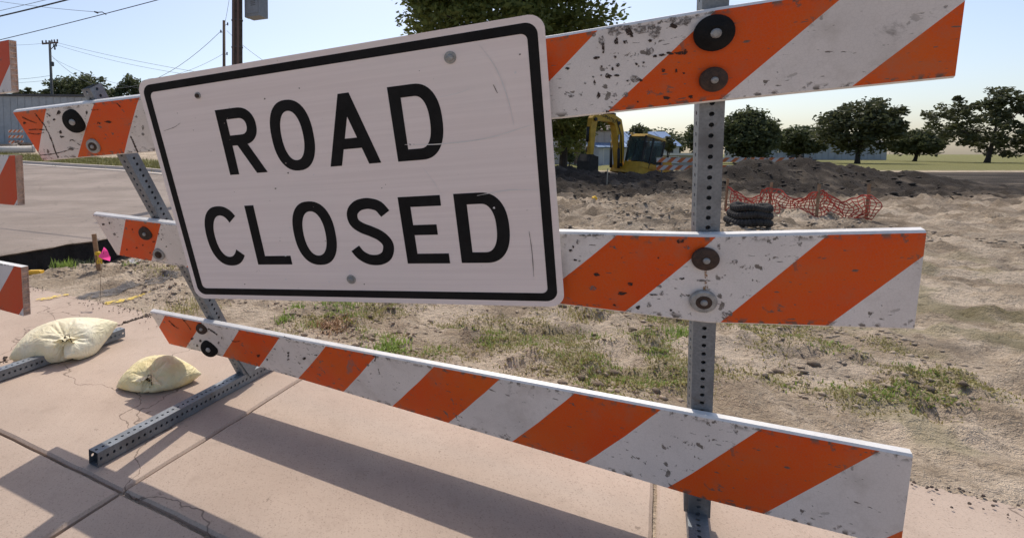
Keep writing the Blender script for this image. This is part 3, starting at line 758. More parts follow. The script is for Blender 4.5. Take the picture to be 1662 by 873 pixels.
        raw = [(.93, .235), (.80, .125), (.62, .082), (.47, .078), (.30, .105), (.165, .18), (.13, .275), (.18, .365), (.33, .435), (.52, .487), (.72, .555), (.855, .65), (.875, .745), (.80, .855), (.65, .912), (.49, .924), (.33, .905), (.17, .84), (.06, .74)]
        P = catmull([Vector((x0 + a * (x1 - x0), yt + b * h, 0)) for a, b in raw], 4)
        A, B = [], []
        for i, p in enumerate(P):
            t = (P[min(i + 1, len(P) - 1)] - P[max(i - 1, 0)]).normalized(); nn = Vector((-t.y, t.x, 0)) * g
            A.append((p.x + nn.x, p.y + nn.y)); B.append((p.x - nn.x, p.y - nn.y))
        strip(mb, A, B, False)
    o = mb.build('letter', BLK, panel); o['label'] = 'black letter ' + ch
for ch, x0, x1, y0, y1 in (('R', .264, .400, .122, .326), ('O', .439, .577, .122, .326), ('A', .611, .767, .122, .325), ('D', .816, .953, .122, .326),
                           ('C', .113, .258, .429, .633), ('L', .288, .415, .429, .633), ('O', .444, .586, .429, .632), ('S', .633, .763, .429, .633),
                           ('E', .798, .923, .428, .632), ('D', .956, 1.095, .427, .631)): letter(ch, x0, x1, y0, y1)
nS = d2w(-NS)
for (x, y, mt, r) in ((.217, .071, RUST, .0105), (.992, .070, ZINC, .0155), (.609, .684, ZINC, .0150)):
    mb = MB(); mb.lathe(S3(x, y, .0005), nS, [(r, 0), (r * .97, .0022), (r * .6, .0026)], 22); wsh = mb.build('washer', ZINC, sign)
    mb = MB(); rb = r * .62; mb.lathe(S3(x, y, .003), nS, [(rb, 0), (rb, .004), (rb * .8, .0065), (rb * .3, .0075)], 12 if mt is RUST else 6); mb.build('bolt_head', mt, wsh)
# scratches and nicks in the sheeting
SCL = pmat('scratch_pale', (.74, .71, .70), .5, .1, 20, 0); SCD = pmat('scratch_dark', (.16, .13, .12), .7, .3, 40, 0)
def scratch(pts, wd, mt):
    P = catmull([Vector((x, y, 0)) for x, y in pts], 6); mb = MB(); A, B = [], []
    for i, p in enumerate(P):
        t = (P[min(i + 1, len(P) - 1)] - P[max(i - 1, 0)]).normalized(); k = wd * (.3 + .7 * math.sin(math.pi * (i + .5) / len(P))) * random.uniform(.6, 1.2)
        A.append((p.x - t.y * k, p.y + t.x * k)); B.append((p.x + t.y * k, p.y - t.x * k))
    strip(mb, A, B, False, .0011); mb.build('scratch', mt, panel)
scratch([(1.066, .05), (1.10, .11), (1.122, .19), (1.130, .255)], .0011, SCL)
scratch([(.842, .280), (.94, .287), (1.06, .283), (1.176, .258)], .0014, SCL)
scratch([(1.144, .540), (1.147, .60), (1.146, .672)], .0011, SCD)
scratch([(1.09, .15), (1.098, .172)], .0014, SCD); scratch([(.945, .165), (1.0, .160), (1.04, .150)], .0007, SCL)
scratch([(.055, .165), (.10, .157), (.128, .146)], .0008, SCD)
scratch([(1.02, .435), (1.10, .425), (1.175, .428)], .0012, SCL); scratch([(.875, .335), (.905, .385), (.925, .43)], .0006, SCL)
for i in range(34):
    x, y = random.uniform(.05, 1.17), random.uniform(.05, .71); r = random.uniform(.0010, .0028); mb = MB()
    mb.poly([S3(x + r * random.uniform(.6, 1.5) * math.cos(a), y + r * random.uniform(.6, 1.3) * math.sin(a), .0011) for a in np.linspace(0, 5.4, 7)])
    mb.build('nick', SCD if i % 3 else SCL, panel)

# ------------------------------------------------------------------ plain barricades (left neighbour and far ones)
def barricade(name, label, loc, direction, length, rails, mat, posts, lean=0, detail=True, phase=0, group=None, feet=True, sgn=1):
    """local: x along the rails from one end, z up; direction = world angle of +x"""
    o = thing(name, label, 'barricade', loc, group); BASE[o.name] = Vector((0, 0, 0))
    o.rotation_euler = (lean, 0, direction)
    for k, (z0, z1) in enumerate(rails):
        mb = MB(); x0, x1, y0, y1, r = 0, length, -.014, .014, .004
        q = [(x0, x1)]
        h = z1 - z0; p = 0 if isinstance(phase, list) else phase + k * .11
        V8 = [(x, y, z) for x in (x0, x1) for y in (y0, y1) for z in (z0, z1)]
        def P(*i): return [V8[j] for j in i]
        ua, ub = (p, p + length)
        sg = sgn
        # x-index: 0..3 at x0, 4..7 at x1 ; y0 front
        if isinstance(phase, list): p = phase[k]; ua, ub = p, p + length
        uvf = [(sg * ua, 0), (sg * ub, 0), (sg * ub, h), (sg * ua, h)]
        mb.poly(P(0, 4, 5, 1), uvf, 0); mb.poly(P(6, 2, 3, 7), [(sg * ub, 0), (sg * ua, 0), (sg * ua, h), (sg * ub, h)], 0)
        mb.poly(P(1, 5, 7, 3), None, 1); mb.poly(P(0, 2, 6, 4), None, 1)
        if not detail: mb.poly(P(0, 1, 3, 2), None, 1); mb.poly(P(4, 6, 7, 5), None, 1)
        rl = mb.build('rail', [mat, EDGE], o, world=False)
        if detail:                       # open ends of the hollow plank, with its ribs
            for xe, dx in ((0, 1), (length, -1)):
                mb = MB(); mb.box((xe + dx * .008, 0, (z0 + z1) / 2), (.004, .024, h - .004)); mb.build('end_wall', ENDC, rl, world=False)
                mb = MB(); n = 9
                for i in range(n + 1): mb.box((xe + dx * .003, 0, z0 + .003 + (h - .006) * i / n), (.006, .0235, .004))
                for yy in (-.0125, .0125): mb.box((xe + dx * .0032, yy, (z0 + z1) / 2), (.0062, .0018, h - .001))
                mb.build('end_ribs', ENDC, rl, world=False)
    for x in posts:
        mb = MB()
        if detail: perforated(mb, (x, .044, .05), (x, .044, rails[0][1] + .05), (1, 0, 0))
        else: mb.box((x, .045, (rails[0][1] + .05) / 2), (.05, .05, rails[0][1] + .05))
        mb.build('post', GALV, o, world=False)
        if feet:
            mb = MB()
            if detail: perforated(mb, (x, -.62, .03), (x, .80, .03), (1, 0, 0))
            else: mb.box((x, .04, .03), (.05, 1.4, .05))
            mb.build('foot', GALV, o, world=False)
    return o
# neighbour on the left: its right-hand end shows at the photo's edge. local +x runs from far left end to the visible right end
endp = at(38, 290, 2.10); LEN = 2.44
ang = math.atan2(E1.y, E1.x)
orig = Vector((endp.x - E1.x * LEN, endp.y - E1.y * LEN, 0))
barricade('barricade', 'orange-red and white barricade at the left edge, cut off by the picture', orig, ang, LEN,
          [(1.345, 1.545), (.895, 1.095), (.445, .645)], RAIL2, (.40, LEN - .54), lean=R(.75), phase=[.215 - LEN + .105 + .43 * 8, .215 - LEN + .025 + .43 * 8, .215 - LEN + .035 + .43 * 8])

# ------------------------------------------------------------------ sandbags
def bag_mat(name='cream_woven_bag', c1=(.86, .78, .52), c2=(.91, .86, .66)):
    m, nt, b = nodes_of(name)
    tc = N(nt, 'ShaderNodeTexCoord').outputs['Object']
    n1 = noise(nt, tc, 6, 4); n2 = noise(nt, tc, 240, 2)
    c = mixc(nt, ramp(nt, n1, .35, .7), c1, c2)
    c = mixc(nt, mth(nt, 'MULTIPLY', ramp(nt, noise(nt, tc, 13, 4), .62, .76), .3), c, (.45, .37, .22))
    nt.links.new(c, b.inputs['Base Color']); b.inputs['Roughness'].default_value = .55
    t = N(nt, 'ShaderNodeBsdfTranslucent'); nt.links.new(c, t.inputs[0]); mx = N(nt, 'ShaderNodeMixShader'); mx.inputs[0].default_value = .12
    nt.links.new(b.outputs[0], mx.inputs[1]); nt.links.new(t.outputs[0], mx.inputs[2]); nt.links.new(mx.outputs[0], nt.nodes['Material Output'].inputs[0])
    cr = N(nt, 'ShaderNodeTexNoise', i_Scale=11, i_Detail=4, i_Distortion=2.2); nt.links.new(tc, cr.inputs[0])
    bump(nt, b, mth(nt, 'ADD', mth(nt, 'MULTIPLY', n2, .04), mth(nt, 'ABSOLUTE', mth(nt, 'SUBTRACT', cr.outputs['Fac'], .5))), .55, .03)
    return m
BAG = bag_mat(); BAG2 = bag_mat('yellow_woven_bag_clean', (.84, .72, .36), (.88, .80, .54)); TWINE = pmat('dark_twine', (.07, .05, .03), .9, .4, 90, .3)
def sim_bag(seed, lx, ly, h, tie, pressure, frames=34):
    """two sheets sewn at the rim, filled by pressure, gathered at the tie and dropped on a floor"""
    nx_, ny_ = 58, 40; rd = random.Random(seed); V, Fc, idx = [], [], {}
    for s in (1, -1):
        for i in range(nx_ + 1):
            for j in range(ny_ + 1):
                if s == -1 and (i in (0, nx_) or j in (0, ny_)): idx[(i, j, s)] = idx[(i, j, 1)]; continue
                u, v = i / nx_ * 2 - 1, j / ny_ * 2 - 1; e = max(0, (1 - u ** 4) * (1 - v ** 4))
                idx[(i, j, s)] = len(V)
                V.append((u * lx / 2, v * ly / 2 * (.62 + .38 * min(1, (u + 1) / .9)), h * .5 + s * h * .42 * e ** .6 + .004 * rd.random()))
        for i in range(nx_):
            for j in range(ny_):
                q = [idx[(i, j, s)], idx[(i + 1, j, s)], idx[(i + 1, j + 1, s)], idx[(i, j + 1, s)]]; Fc.append(q if s == 1 else q[::-1])
    me = bpy.data.meshes.new('bag_sim'); me.from_pydata(V, [], Fc); ob = bpy.data.objects.new('bag_sim', me); col.objects.link(ob)
    m = ob.modifiers.new('cloth', 'CLOTH'); st = m.settings
    st.quality = 6; st.mass = .12; st.tension_stiffness = 18; st.compression_stiffness = 4; st.shear_stiffness = 5; st.bending_stiffness = .001
    st.use_pressure = True; st.uniform_pressure_force = pressure; st.air_damping = 2
    m.collision_settings.distance_min = .004; m.collision_settings.use_self_collision = False; m.collision_settings.friction = 25
    gm = bpy.data.meshes.new('floor_sim'); gm.from_pydata([(-2, -2, 0), (2, -2, 0), (2, 2, 0), (-2, 2, 0)], [], [(0, 1, 2, 3)]); go = bpy.data.objects.new('floor_sim', gm); col.objects.link(go)
    go.modifiers.new('collision', 'COLLISION'); go.collision.thickness_outer = .004; go.collision.cloth_friction = 30
    vg = ob.vertex_groups.new(name='gather')
    for i, v in enumerate(V):
        wt = math.exp(-(math.dist(v[:2], tie) / .07) ** 2) if v[2] > h * .3 else 0
        if wt > .02: vg.add([i], wt, 'REPLACE')
    st.vertex_group_shrink = 'gather'; st.shrink_min = 0; st.shrink_max = .75
    for f in range(1, frames + 1): sc.frame_set(f)
    em = ob.evaluated_get(bpy.context.evaluated_depsgraph_get()).to_mesh(); C = np.empty(len(em.vertices) * 3); em.vertices.foreach_get('co', C); C = C.reshape(-1, 3)
    k = min(range(len(V)), key=lambda i: math.dist(V[i][:2], tie) + (0 if V[i][2] > h * .5 else 9))
    bpy.data.objects.remove(ob); bpy.data.objects.remove(go); sc.frame_set(1)
    return C, np.array(Fc), Vector(C[k])
def sandbag(label, loc, rz, dims, seed, tie, pressure, BAG=BAG):
    C, Fc, T = sim_bag(seed, *dims, tie, pressure)
    C[:, 2] -= C[:, 2].min() - .002
    root = thing('sandbag', label, 'sandbag', loc, 'sandbags'); BASE[root.name] = Vector((0, 0, 0)); root.rotation_euler = (0, 0, rz)
    o = np_mesh('bag_body', C, Fc, BAG, root, smooth=True); sm = o.modifiers.new('smooth', 'SUBSURF'); sm.levels = 1; sm.render_levels = 1
    c = T + Vector((0, -.012, .004)); n, m = 54, 8
    ax = Vector((.35, -.75, -.35)).normalized(); s1 = ax.cross(Vector((0, 0, 1))).normalized(); s2 = ax.cross(s1)
    mb = MB(); rings = []
    for j in range(m):                   # loose mouth of the bag beyond the string
        q = j / (m - 1); ring = []
        for i in range(n):
            th = 2 * math.pi * i / n
            r = .009 + .034 * q ** 1.1 * (1 + .42 * math.sin(4 * th + seed) + .25 * math.sin(9 * th + 1.3 * seed))
            p = c + ax * (-.012 + .052 * q) + (s1 * math.cos(th) * 1.2 + s2 * math.sin(th) * .7) * r
            p.z = max(p.z, .006 + .003 * math.sin(9 * th)); ring.append(mb.vert(p))
        rings.append(ring)
    for a, b in zip(rings, rings[1:]):
        for i in range(n): mb.face((a[i], a[(i + 1) % n], b[(i + 1) % n], b[i]))
    mb.build('gathered_neck', BAG, root, smooth=True, world=False)
    mb = MB()
    mb.tube([c + (s1 * math.cos(t) + s2 * math.sin(t)) * .0125 + ax * .001 * t for t in np.linspace(0, 12.6, 40)], .0024, 6)
    mb.tube([c + Vector((.0, -.012, .0)), c + Vector((.012, -.018, .022)), c + Vector((.03, -.016, .026)), c + Vector((.034, -.02, .008)), c + Vector((.05, -.03, -.012))], .0022, 6)
    mb.build('tie_string', TWINE, root, smooth=True, world=False)
    return root
g = at(109, 574, 2.90)
sandbag('pale yellow tied sandbag draped over a perforated steel foot', (g.x + .005, g.y - .03, 0), R(6), (.475, .39, .16), 5, (.095, -.14), 72)
g = at(254, 655, 2.52)
sandbag('bright yellow sandbag on the sidewalk below the striped bottom rail', (g.x, g.y, 0), R(-28), (.36, .32, .14), 9, (.07, -.10), 60, BAG2)

# ------------------------------------------------------------------ survey stake, marker flags, paint and litter
def gz(x, y): return float(ground_z(np.array([x]), np.array([y]))[0])
WOODS = pmat('stake_wood', (.30, .19, .11), .85, .35, 14, .4)
b = at(162.5, 446, 4.78); b.z = gz(b.x, b.y)
stake = thing('survey_stake', 'brown wooden survey stake with yellow ribbon beside the pink flag', 'stake', b)
mb = MB(); tp = b + Vector((-.045, 0, .335)); mb.bar(b - Vector((0, 0, .08)), tp, .038, .016, (0, 1, 0)); mb.build('shaft', WOODS, stake)
YEL = pmat('yellow_ribbon', (.70, .45, .03), .5, .25, 30, .2)
mb = MB(); c0 = b + Vector((-.01, -.012, .16))
mb.lathe(c0, (0, 0, 1), [(.022, -.014), (.027, 0), (.022, .014)], 12)
for k in range(4):
    q = Vector((random.uniform(.0, .05), -.02, 0)); P0 = c0 + Vector((.012, -.012, 0))
    for i in range(5):
        a = P0 + Vector((q.x * i / 5 + .006 * math.sin(i * 2 + k), q.y * i / 5, -.018 * i)); d = P0 + Vector((q.x * (i + 1) / 5 + .006 * math.sin(i * 2 + 2 + k), q.y * (i + 1) / 5, -.018 * (i + 1)))
        mb.bar(a, d, .013, .0015, (0, 1, 0))
mb.build('ribbon', YEL, stake)
PINK = leafmat('fluorescent_pink', (.95, .07, .36), (.98, .12, .42), .55)
b = at(162, 492, 3.86); b.z = gz(b.x, b.y); tp = at(169, 404, 3.86)
flag = thing('marker_flag', 'small fluorescent pink marker flag on a thin wire', 'flag', b)
mb = MB(); mb.tube([b - Vector((0, 0, .05)), b * .5 + tp * .5 + Vector((-.01, 0, 0)), tp], .0014, 5); mb.build('wire', RUST, flag)
pts = [at(168.5, 401, 3.86), at(181, 417, 3.84), at(177, 424.5, 3.83), at(159.5, 416, 3.87)]
mb = MB(); nq = 8; rows = []
for i in range(nq + 1):
    row = []
    for j in range(nq + 1):
        u, v = i / nq, j / nq; p = (pts[0] * (1 - u) + pts[1] * u) * (1 - v) + (pts[3] * (1 - u) + pts[2] * u) * v
        row.append(mb.vert(p + Vector((0, .012 * math.sin(5 * u + 3 * v), 0))))
    rows.append(row)
for i in range(nq):
    for j in range(nq): mb.face((rows[i][j], rows[i + 1][j], rows[i + 1][j + 1], rows[i][j + 1]))
mb.build('flag_sheet', PINK, flag, smooth=True)
b = at(965, 322, 11.2); b.z = gz(b.x, b.y)
flag2 = thing('marker_flag', 'tiny yellow-orange marker flag out on the bare dirt', 'flag', b)
mb = MB(); mb.tube([b - Vector((0, 0, .05)), b + Vector((0, 0, .14))], .003, 5); mb.build('wire', RUST, flag2)
mb = MB(); mb.lathe(b + Vector((0, 0, .10)), (.2, -.3, 1), [(.02, -.05), (.055, -.02), (.06, .015), (.02, .05)], 9); mb.build('flag_sheet', pmat('flag_yellow', (.95, .50, .02), .5, .3, 25, .2), flag2)
b = at(985, 303, 15.5); b.z = gz(b.x, b.y)
st2 = thing('survey_stake', 'thin pale survey stake in the dark soil before the excavator', 'stake', b)
mb = MB(); mb.bar(b - Vector((0, 0, .1)), b + Vector((.01, 0, .42)), .025, .02); mb.build('shaft', pmat('pale_wood', (.42, .36, .28), .8, .3, 15, .3), st2)

def ribbon_on_ground(name, pts, wd, mat, lift, parent, seed, ragged=.35, rows=40, drape=True):
    """thin ragged sheet laid along the ground; pts in world xy"""
    P = catmull([Vector((x, y, 0)) for x, y in pts], rows // (len(pts) - 1)); mb = MB(); prev = None; m = 7
    for i, p in enumerate(P):
        t = (P[min(i + 1, len(P) - 1)] - P[max(i - 1, 0)]).normalized(); nn = Vector((-t.y, t.x, 0)); f = i / (len(P) - 1)
        wl = wd * min(1, 6 * f + .15, 6 * (1 - f) + .15) * (1 + ragged * 2 * float(fbm(i * .55, seed, seed, 4)))
        wr_ = wd * min(1, 6 * f + .15, 6 * (1 - f) + .15) * (1 + ragged * 2 * float(fbm(i * .55, seed + 9, seed + 2, 4)))
        row = []
        for k in range(m):
            q = p + nn * (-wl + (wl + wr_) * k / (m - 1)); row.append(mb.vert((q.x, q.y, (gz(q.x, q.y) if drape else 0.0) + lift)))
        if prev:
            for k in range(m - 1): mb.face((prev[k], prev[k + 1], row[k + 1], row[k]))
        prev = row
    return mb.build(name, mat, parent, smooth=True)
def gp(px, py): k = H_CAM * F_PX / (py - 250.0); p = at(px, py, k); return (p.x, p.y)
def paint_mat(name='yellow_marking_paint', c=(.74, .54, .10), sc_=34, lo=.42, hi=.60):
    m, nt, b = nodes_of(name)
    tc = N(nt, 'ShaderNodeTexCoord').outputs['Object']
    b.inputs['Base Color'].default_value = (*c, 1); b.inputs['Roughness'].default_value = .8
    a = ramp(nt, noise(nt, tc, sc_, 6, .75), lo, hi); nt.links.new(a, b.inputs['Alpha'])
    return m
PAINT = paint_mat()
ribbon_on_ground('paint_line', [gp(166, 494), gp(195, 489), gp(222, 484), gp(248, 477)], .040, PAINT, .007, ground, 4, .5)
ribbon_on_ground('paint_line', [gp(58, 487), gp(80, 484), gp(100, 480), gp(112, 478)], .034, PAINT, .0065, walk, 6, .6, drape=False)
STREAK = paint_mat('dark_streak', (.11, .10, .095), 16, .36, .60)
ribbon_on_ground('dark_streak', [gp(118, 485), gp(160, 479), gp(205, 470), gp(245, 458), gp(300, 448)], .085, STREAK, .008, ground, 13, .5, 80)  # dark ragged streak lying across the dirt, patchy through alpha noise
b = Vector((*gp(57, 442), 0)); b.z = gz(b.x, b.y)
lit = thing('plastic_block', 'flat yellow plastic block lying on dirt near the broken road', 'block', b)
mb = MB(); mb.box(b + Vector((0, 0, .018)), (.135, .07, .030), (Vector((1, .1, 0)).normalized(), Vector((-.1, 1, 0)).normalized(), Vector((0, 0, 1))), taper=.93)
mb.build('body', pmat('yellow_plastic', (.72, .42, .03), .5, .2, 30, .1), lit)
mb = MB(); mb.box(b + Vector((0, 0, .036)), (.10, .045, .006), (Vector((1, .1, 0)).normalized(), Vector((-.1, 1, 0)).normalized(), Vector((0, 0, 1))), taper=.9)
mb.build('raised_top', pmat('yellow_plastic', (.72, .42, .03)), lit)
b = Vector((*gp(218, 427), 0)); b.z = gz(b.x, b.y)
mb = MB(); n = 9
gr = [[mb.vert(b + Vector(((i / n - .5) * .13 + .012 * random.random(), (j / n - .5) * .1, .02 + .05 * abs(float(fbm(i * .7, j * .7, 3, 3))) * 2 + .02 * math.sin(i)))) for j in range(n)] for i in range(n)]
for i in range(n - 1):
    for j in range(n - 1): mb.face((gr[i][j], gr[i + 1][j], gr[i + 1][j + 1], gr[i][j + 1]))
tag(mb.build('crumpled_paper', pmat('white_paper', (.66, .62, .58), .8, .15, 20, .1)), 'crumpled white paper on the dirt beyond the middle rail', 'litter')

# ------------------------------------------------------------------ grass, weeds and clods on the site (uncountable)
def blades(name, centres, mat, hmin, hmax, wd, per, spread, parent=None, flat=.5, seed=1):
    rg = np.random.default_rng(seed); C = np.repeat(np.asarray(centres, float), per, 0); n = len(C)
    off = rg.normal(0, spread, (n, 2)); x = C[:, 0] + off[:, 0]; y = C[:, 1] + off[:, 1]; z = ground_z(x, y) - .004
    hh = rg.uniform(hmin, hmax, n); az = rg.uniform(0, 2 * np.pi, n); lean = rg.uniform(.15, 1, n) * flat * 1.6
    dx, dy = np.cos(az), np.sin(az); px, py = -dy, dx; w_ = wd * rg.uniform(.6, 1.3, n)
    pts = []
    for f, ww in ((0, 1.0), (.5, .85), (1.0, .05)):
        r = hh * f * np.sin(lean * (.4 + .6 * f)); zz = z + hh * f * np.cos(lean * (.4 + .6 * f))
        for sg in (-1, 1): pts.append(np.stack([x + dx * r + px * w_ * ww * sg, y + dy * r + py * w_ * ww * sg, zz], 1))
    Vv = np.stack(pts, 1).reshape(-1, 3); b0 = np.arange(n)[:, None] * 6
    Fc = np.concatenate([b0 + np.array([[0, 1, 3, 2]]), b0 + np.array([[2, 3, 5, 4]])], 0)
    return np_mesh(name, Vv, Fc, mat, parent)
def scatter(polys, n, seed, thr=None, sc_=2.5):
    rg = np.random.default_rng(seed); out = []
    while len(out) < n:
        x0, x1, y0, y1 = polys[rg.integers(len(polys))]
        x = rg.uniform(x0, x1); y = rg.uniform(y0, y1); s, t = w2st(x, y)
        if t < .04: continue
        if thr is not None and float(fbm(x * sc_, y * sc_, 77, 3)) < thr: continue
        out.append((x, y))
    return out
GR1 = leafmat('fresh_grass', (.16, .25, .04), (.32, .42, .10), .35)
GR2 = leafmat('dry_grass', (.26, .24, .08), (.46, .40, .18), .25)
GR3 = leafmat('dead_weed', (.30, .17, .09), (.44, .29, .17), .15)
NEAR = [(-.6, 3.0, 2.2, 4.6)]
tag(blades('low_grass', scatter(NEAR, 1250, 5, .035, 3.6), GR2, .006, .024, .0032, 40, .05, flat=.75, seed=2), 'sparse yellow-green grass growing in patches on the sandy dirt', 'grass', kind='stuff')
tag(blades('green_grass', scatter(NEAR, 200, 6, .085, 3.6), GR1, .008, .030, .003, 42, .04, flat=.7, seed=3), 'bright green grass patches on the sandy dirt below the sign', 'grass', kind='stuff')
def tuft(label, px, py, mat, n, h, spread, wd=.003, flat=.6, seed=0):
    x, y = gp(px, py); r_ = thing('grass_tuft', label, 'grass tuft', (0, 0, 0), 'single grass tufts')
    o = blades('blades', [(x, y)], mat, h * .5, h, wd, n, spread, parent=r_, flat=flat, seed=seed); o['kind'] = 'stuff'
tuft('bright green grass tuft just above the striped bottom rail', 632, 570, GR1, 190, .075, .06, .0042, 1.0, 21)
tuft('small bright green tuft nearest the sign, left of the dead weed', 482, 508, GR1, 70, .07, .022, .003, .6, 22)
tuft('small green tuft between the bottom rail and the sign', 459, 525, GR1, 80, .06, .03, .003, .8, 23)
tuft('reddish dead weed lying flat on the dirt', 541, 534, GR3, 260, .07, .06, .0035, 1.0, 24)
tuft('dark green weed clump at the foot of the broken road edge', 104, 437, GR1, 90, .12, .05, .0045, .55, 25)
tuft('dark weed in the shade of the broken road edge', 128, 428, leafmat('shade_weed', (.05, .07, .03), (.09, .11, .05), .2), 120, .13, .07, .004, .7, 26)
tuft('green tuft on the dirt left of the middle rail', 213, 437, GR1, 70, .07, .04, .003, .8, 27)
tuft('green tuft on the dirt behind the right-hand post', 1104, 545, GR1, 130, .07, .045, .003, .8, 28)
tuft('green tuft at the leaning post below the middle rail', 262, 443, GR2, 200, .06, .10, .003, .8, 29)
tuft('green grass clump under the lower left corner of the sign', 300, 503, GR2, 260, .07, .10, .003, .8, 30)
tuft('green grass clump under the bottom edge of the sign', 545, 493, GR1, 300, .06, .12, .003, .9, 31)
tuft('grass clump beneath the lower right corner of the sign', 950, 512, GR2, 280, .07, .09, .003, .8, 32)
# soil clods
def clods(name, pts, rmin, rmax, mat, seed, label):
    rg = np.random.default_rng(seed); VV, FF = [], []; k = 0
    base = np.array([(1, 0, 0), (.5, .87, 0), (-.5, .87, 0), (-1, 0, 0), (-.5, -.87, 0), (.5, -.87, 0), (0, 0, .6), (0, 0, -.5)])
    fc = np.array([(i, (i + 1) % 6, 6) for i in range(6)] + [((i + 1) % 6, i, 7) for i in range(6)])
    zs = ground_z(np.array([p[0] for p in pts]), np.array([p[1] for p in pts]))
    for (x, y), z_ in zip(pts, zs):
        r = rmin + (rmax - rmin) * rg.random() ** 2.5; a = rg.uniform(0, 6.28); ca, sa = math.cos(a), math.sin(a)
        q = base * rg.uniform(.6, 1.35, (8, 1)) * r; q = q @ np.array([[ca, -sa, 0], [sa, ca, 0], [0, 0, 1]])
        VV.append(q + np.array([x, y, z_ - r * .02])); FF.append(fc + k); k += 8
    tag(np_mesh(name, np.concatenate(VV), np.concatenate(FF), mat), label, 'soil', kind='stuff')
clods('soil_clods', scatter([(-.8, 3.2, 2.2, 6), (-2.9, -.6, 3.6, 6)], 7000, 9, -.06), .003, .024, pmat('soil_clod', (.40, .32, .235), .95, .4, 25, .5), 4, 'loose sandy clods and pebbles scattered over the dirt')
clods('soil_clods', scatter([(1.5, 8, 6, 13)], 5200, 19, -.05), .008, .048, pmat('soil_clod', (.27, .215, .165)), 5, 'loose clods on the bare dirt further back')
clods('soil_clods', scatter([(3.5, 17, 12.5, 20)], 1400, 29, None), .02, .09, pmat('dark_clod', (.05, .04, .032), .95, .4, 15, .5), 6, 'dark clods on the dug soil mounds')
clods('soil_clods', scatter([(-.3, 2.8, 2.3, 4.6)], 260, 59, .0), .01, .042, pmat('dark_lump', (.20, .155, .11), .95, .4, 25, .6), 8, 'dark crumbly soil lumps among the grass')
# twigs and straw
mb = MB()
for x, y in scatter([(-.5, 3, 2.3, 4.8)], 150, 41):
    a = random.uniform(0, 6.28); L = random.uniform(.015, .06); z = gz(x, y) + .006
    mb.tube([(x, y, z), (x + math.cos(a) * L * .5, y + math.sin(a) * L * .5, z + random.uniform(0, .012)), (x + math.cos(a + .3) * L, y + math.sin(a + .3) * L, z)], .0012, 4, False)
tag(mb.build('straw_and_twigs', pmat('straw', (.33, .24, .15), .9, .3, 30, 0)), 'dry straw and twigs strewn over the dirt', 'straw', kind='stuff')

# grass strip beyond the street
rg = np.random.default_rng(50); cs = []
while len(cs) < 1500:
    s = CUT - rg.uniform(.2, 34); t = rg.uniform(12.1, 16.8); p = st2w(s, t); cs.append((p.x, p.y))
tag(blades('verge_grass', cs, leafmat('verge_grass', (.10, .11, .03), (.25, .22, .08), .3), .08, .26, .009, 14, .16, flat=.7, seed=51), 'rough olive grass verge beyond the old road', 'grass', kind='stuff')

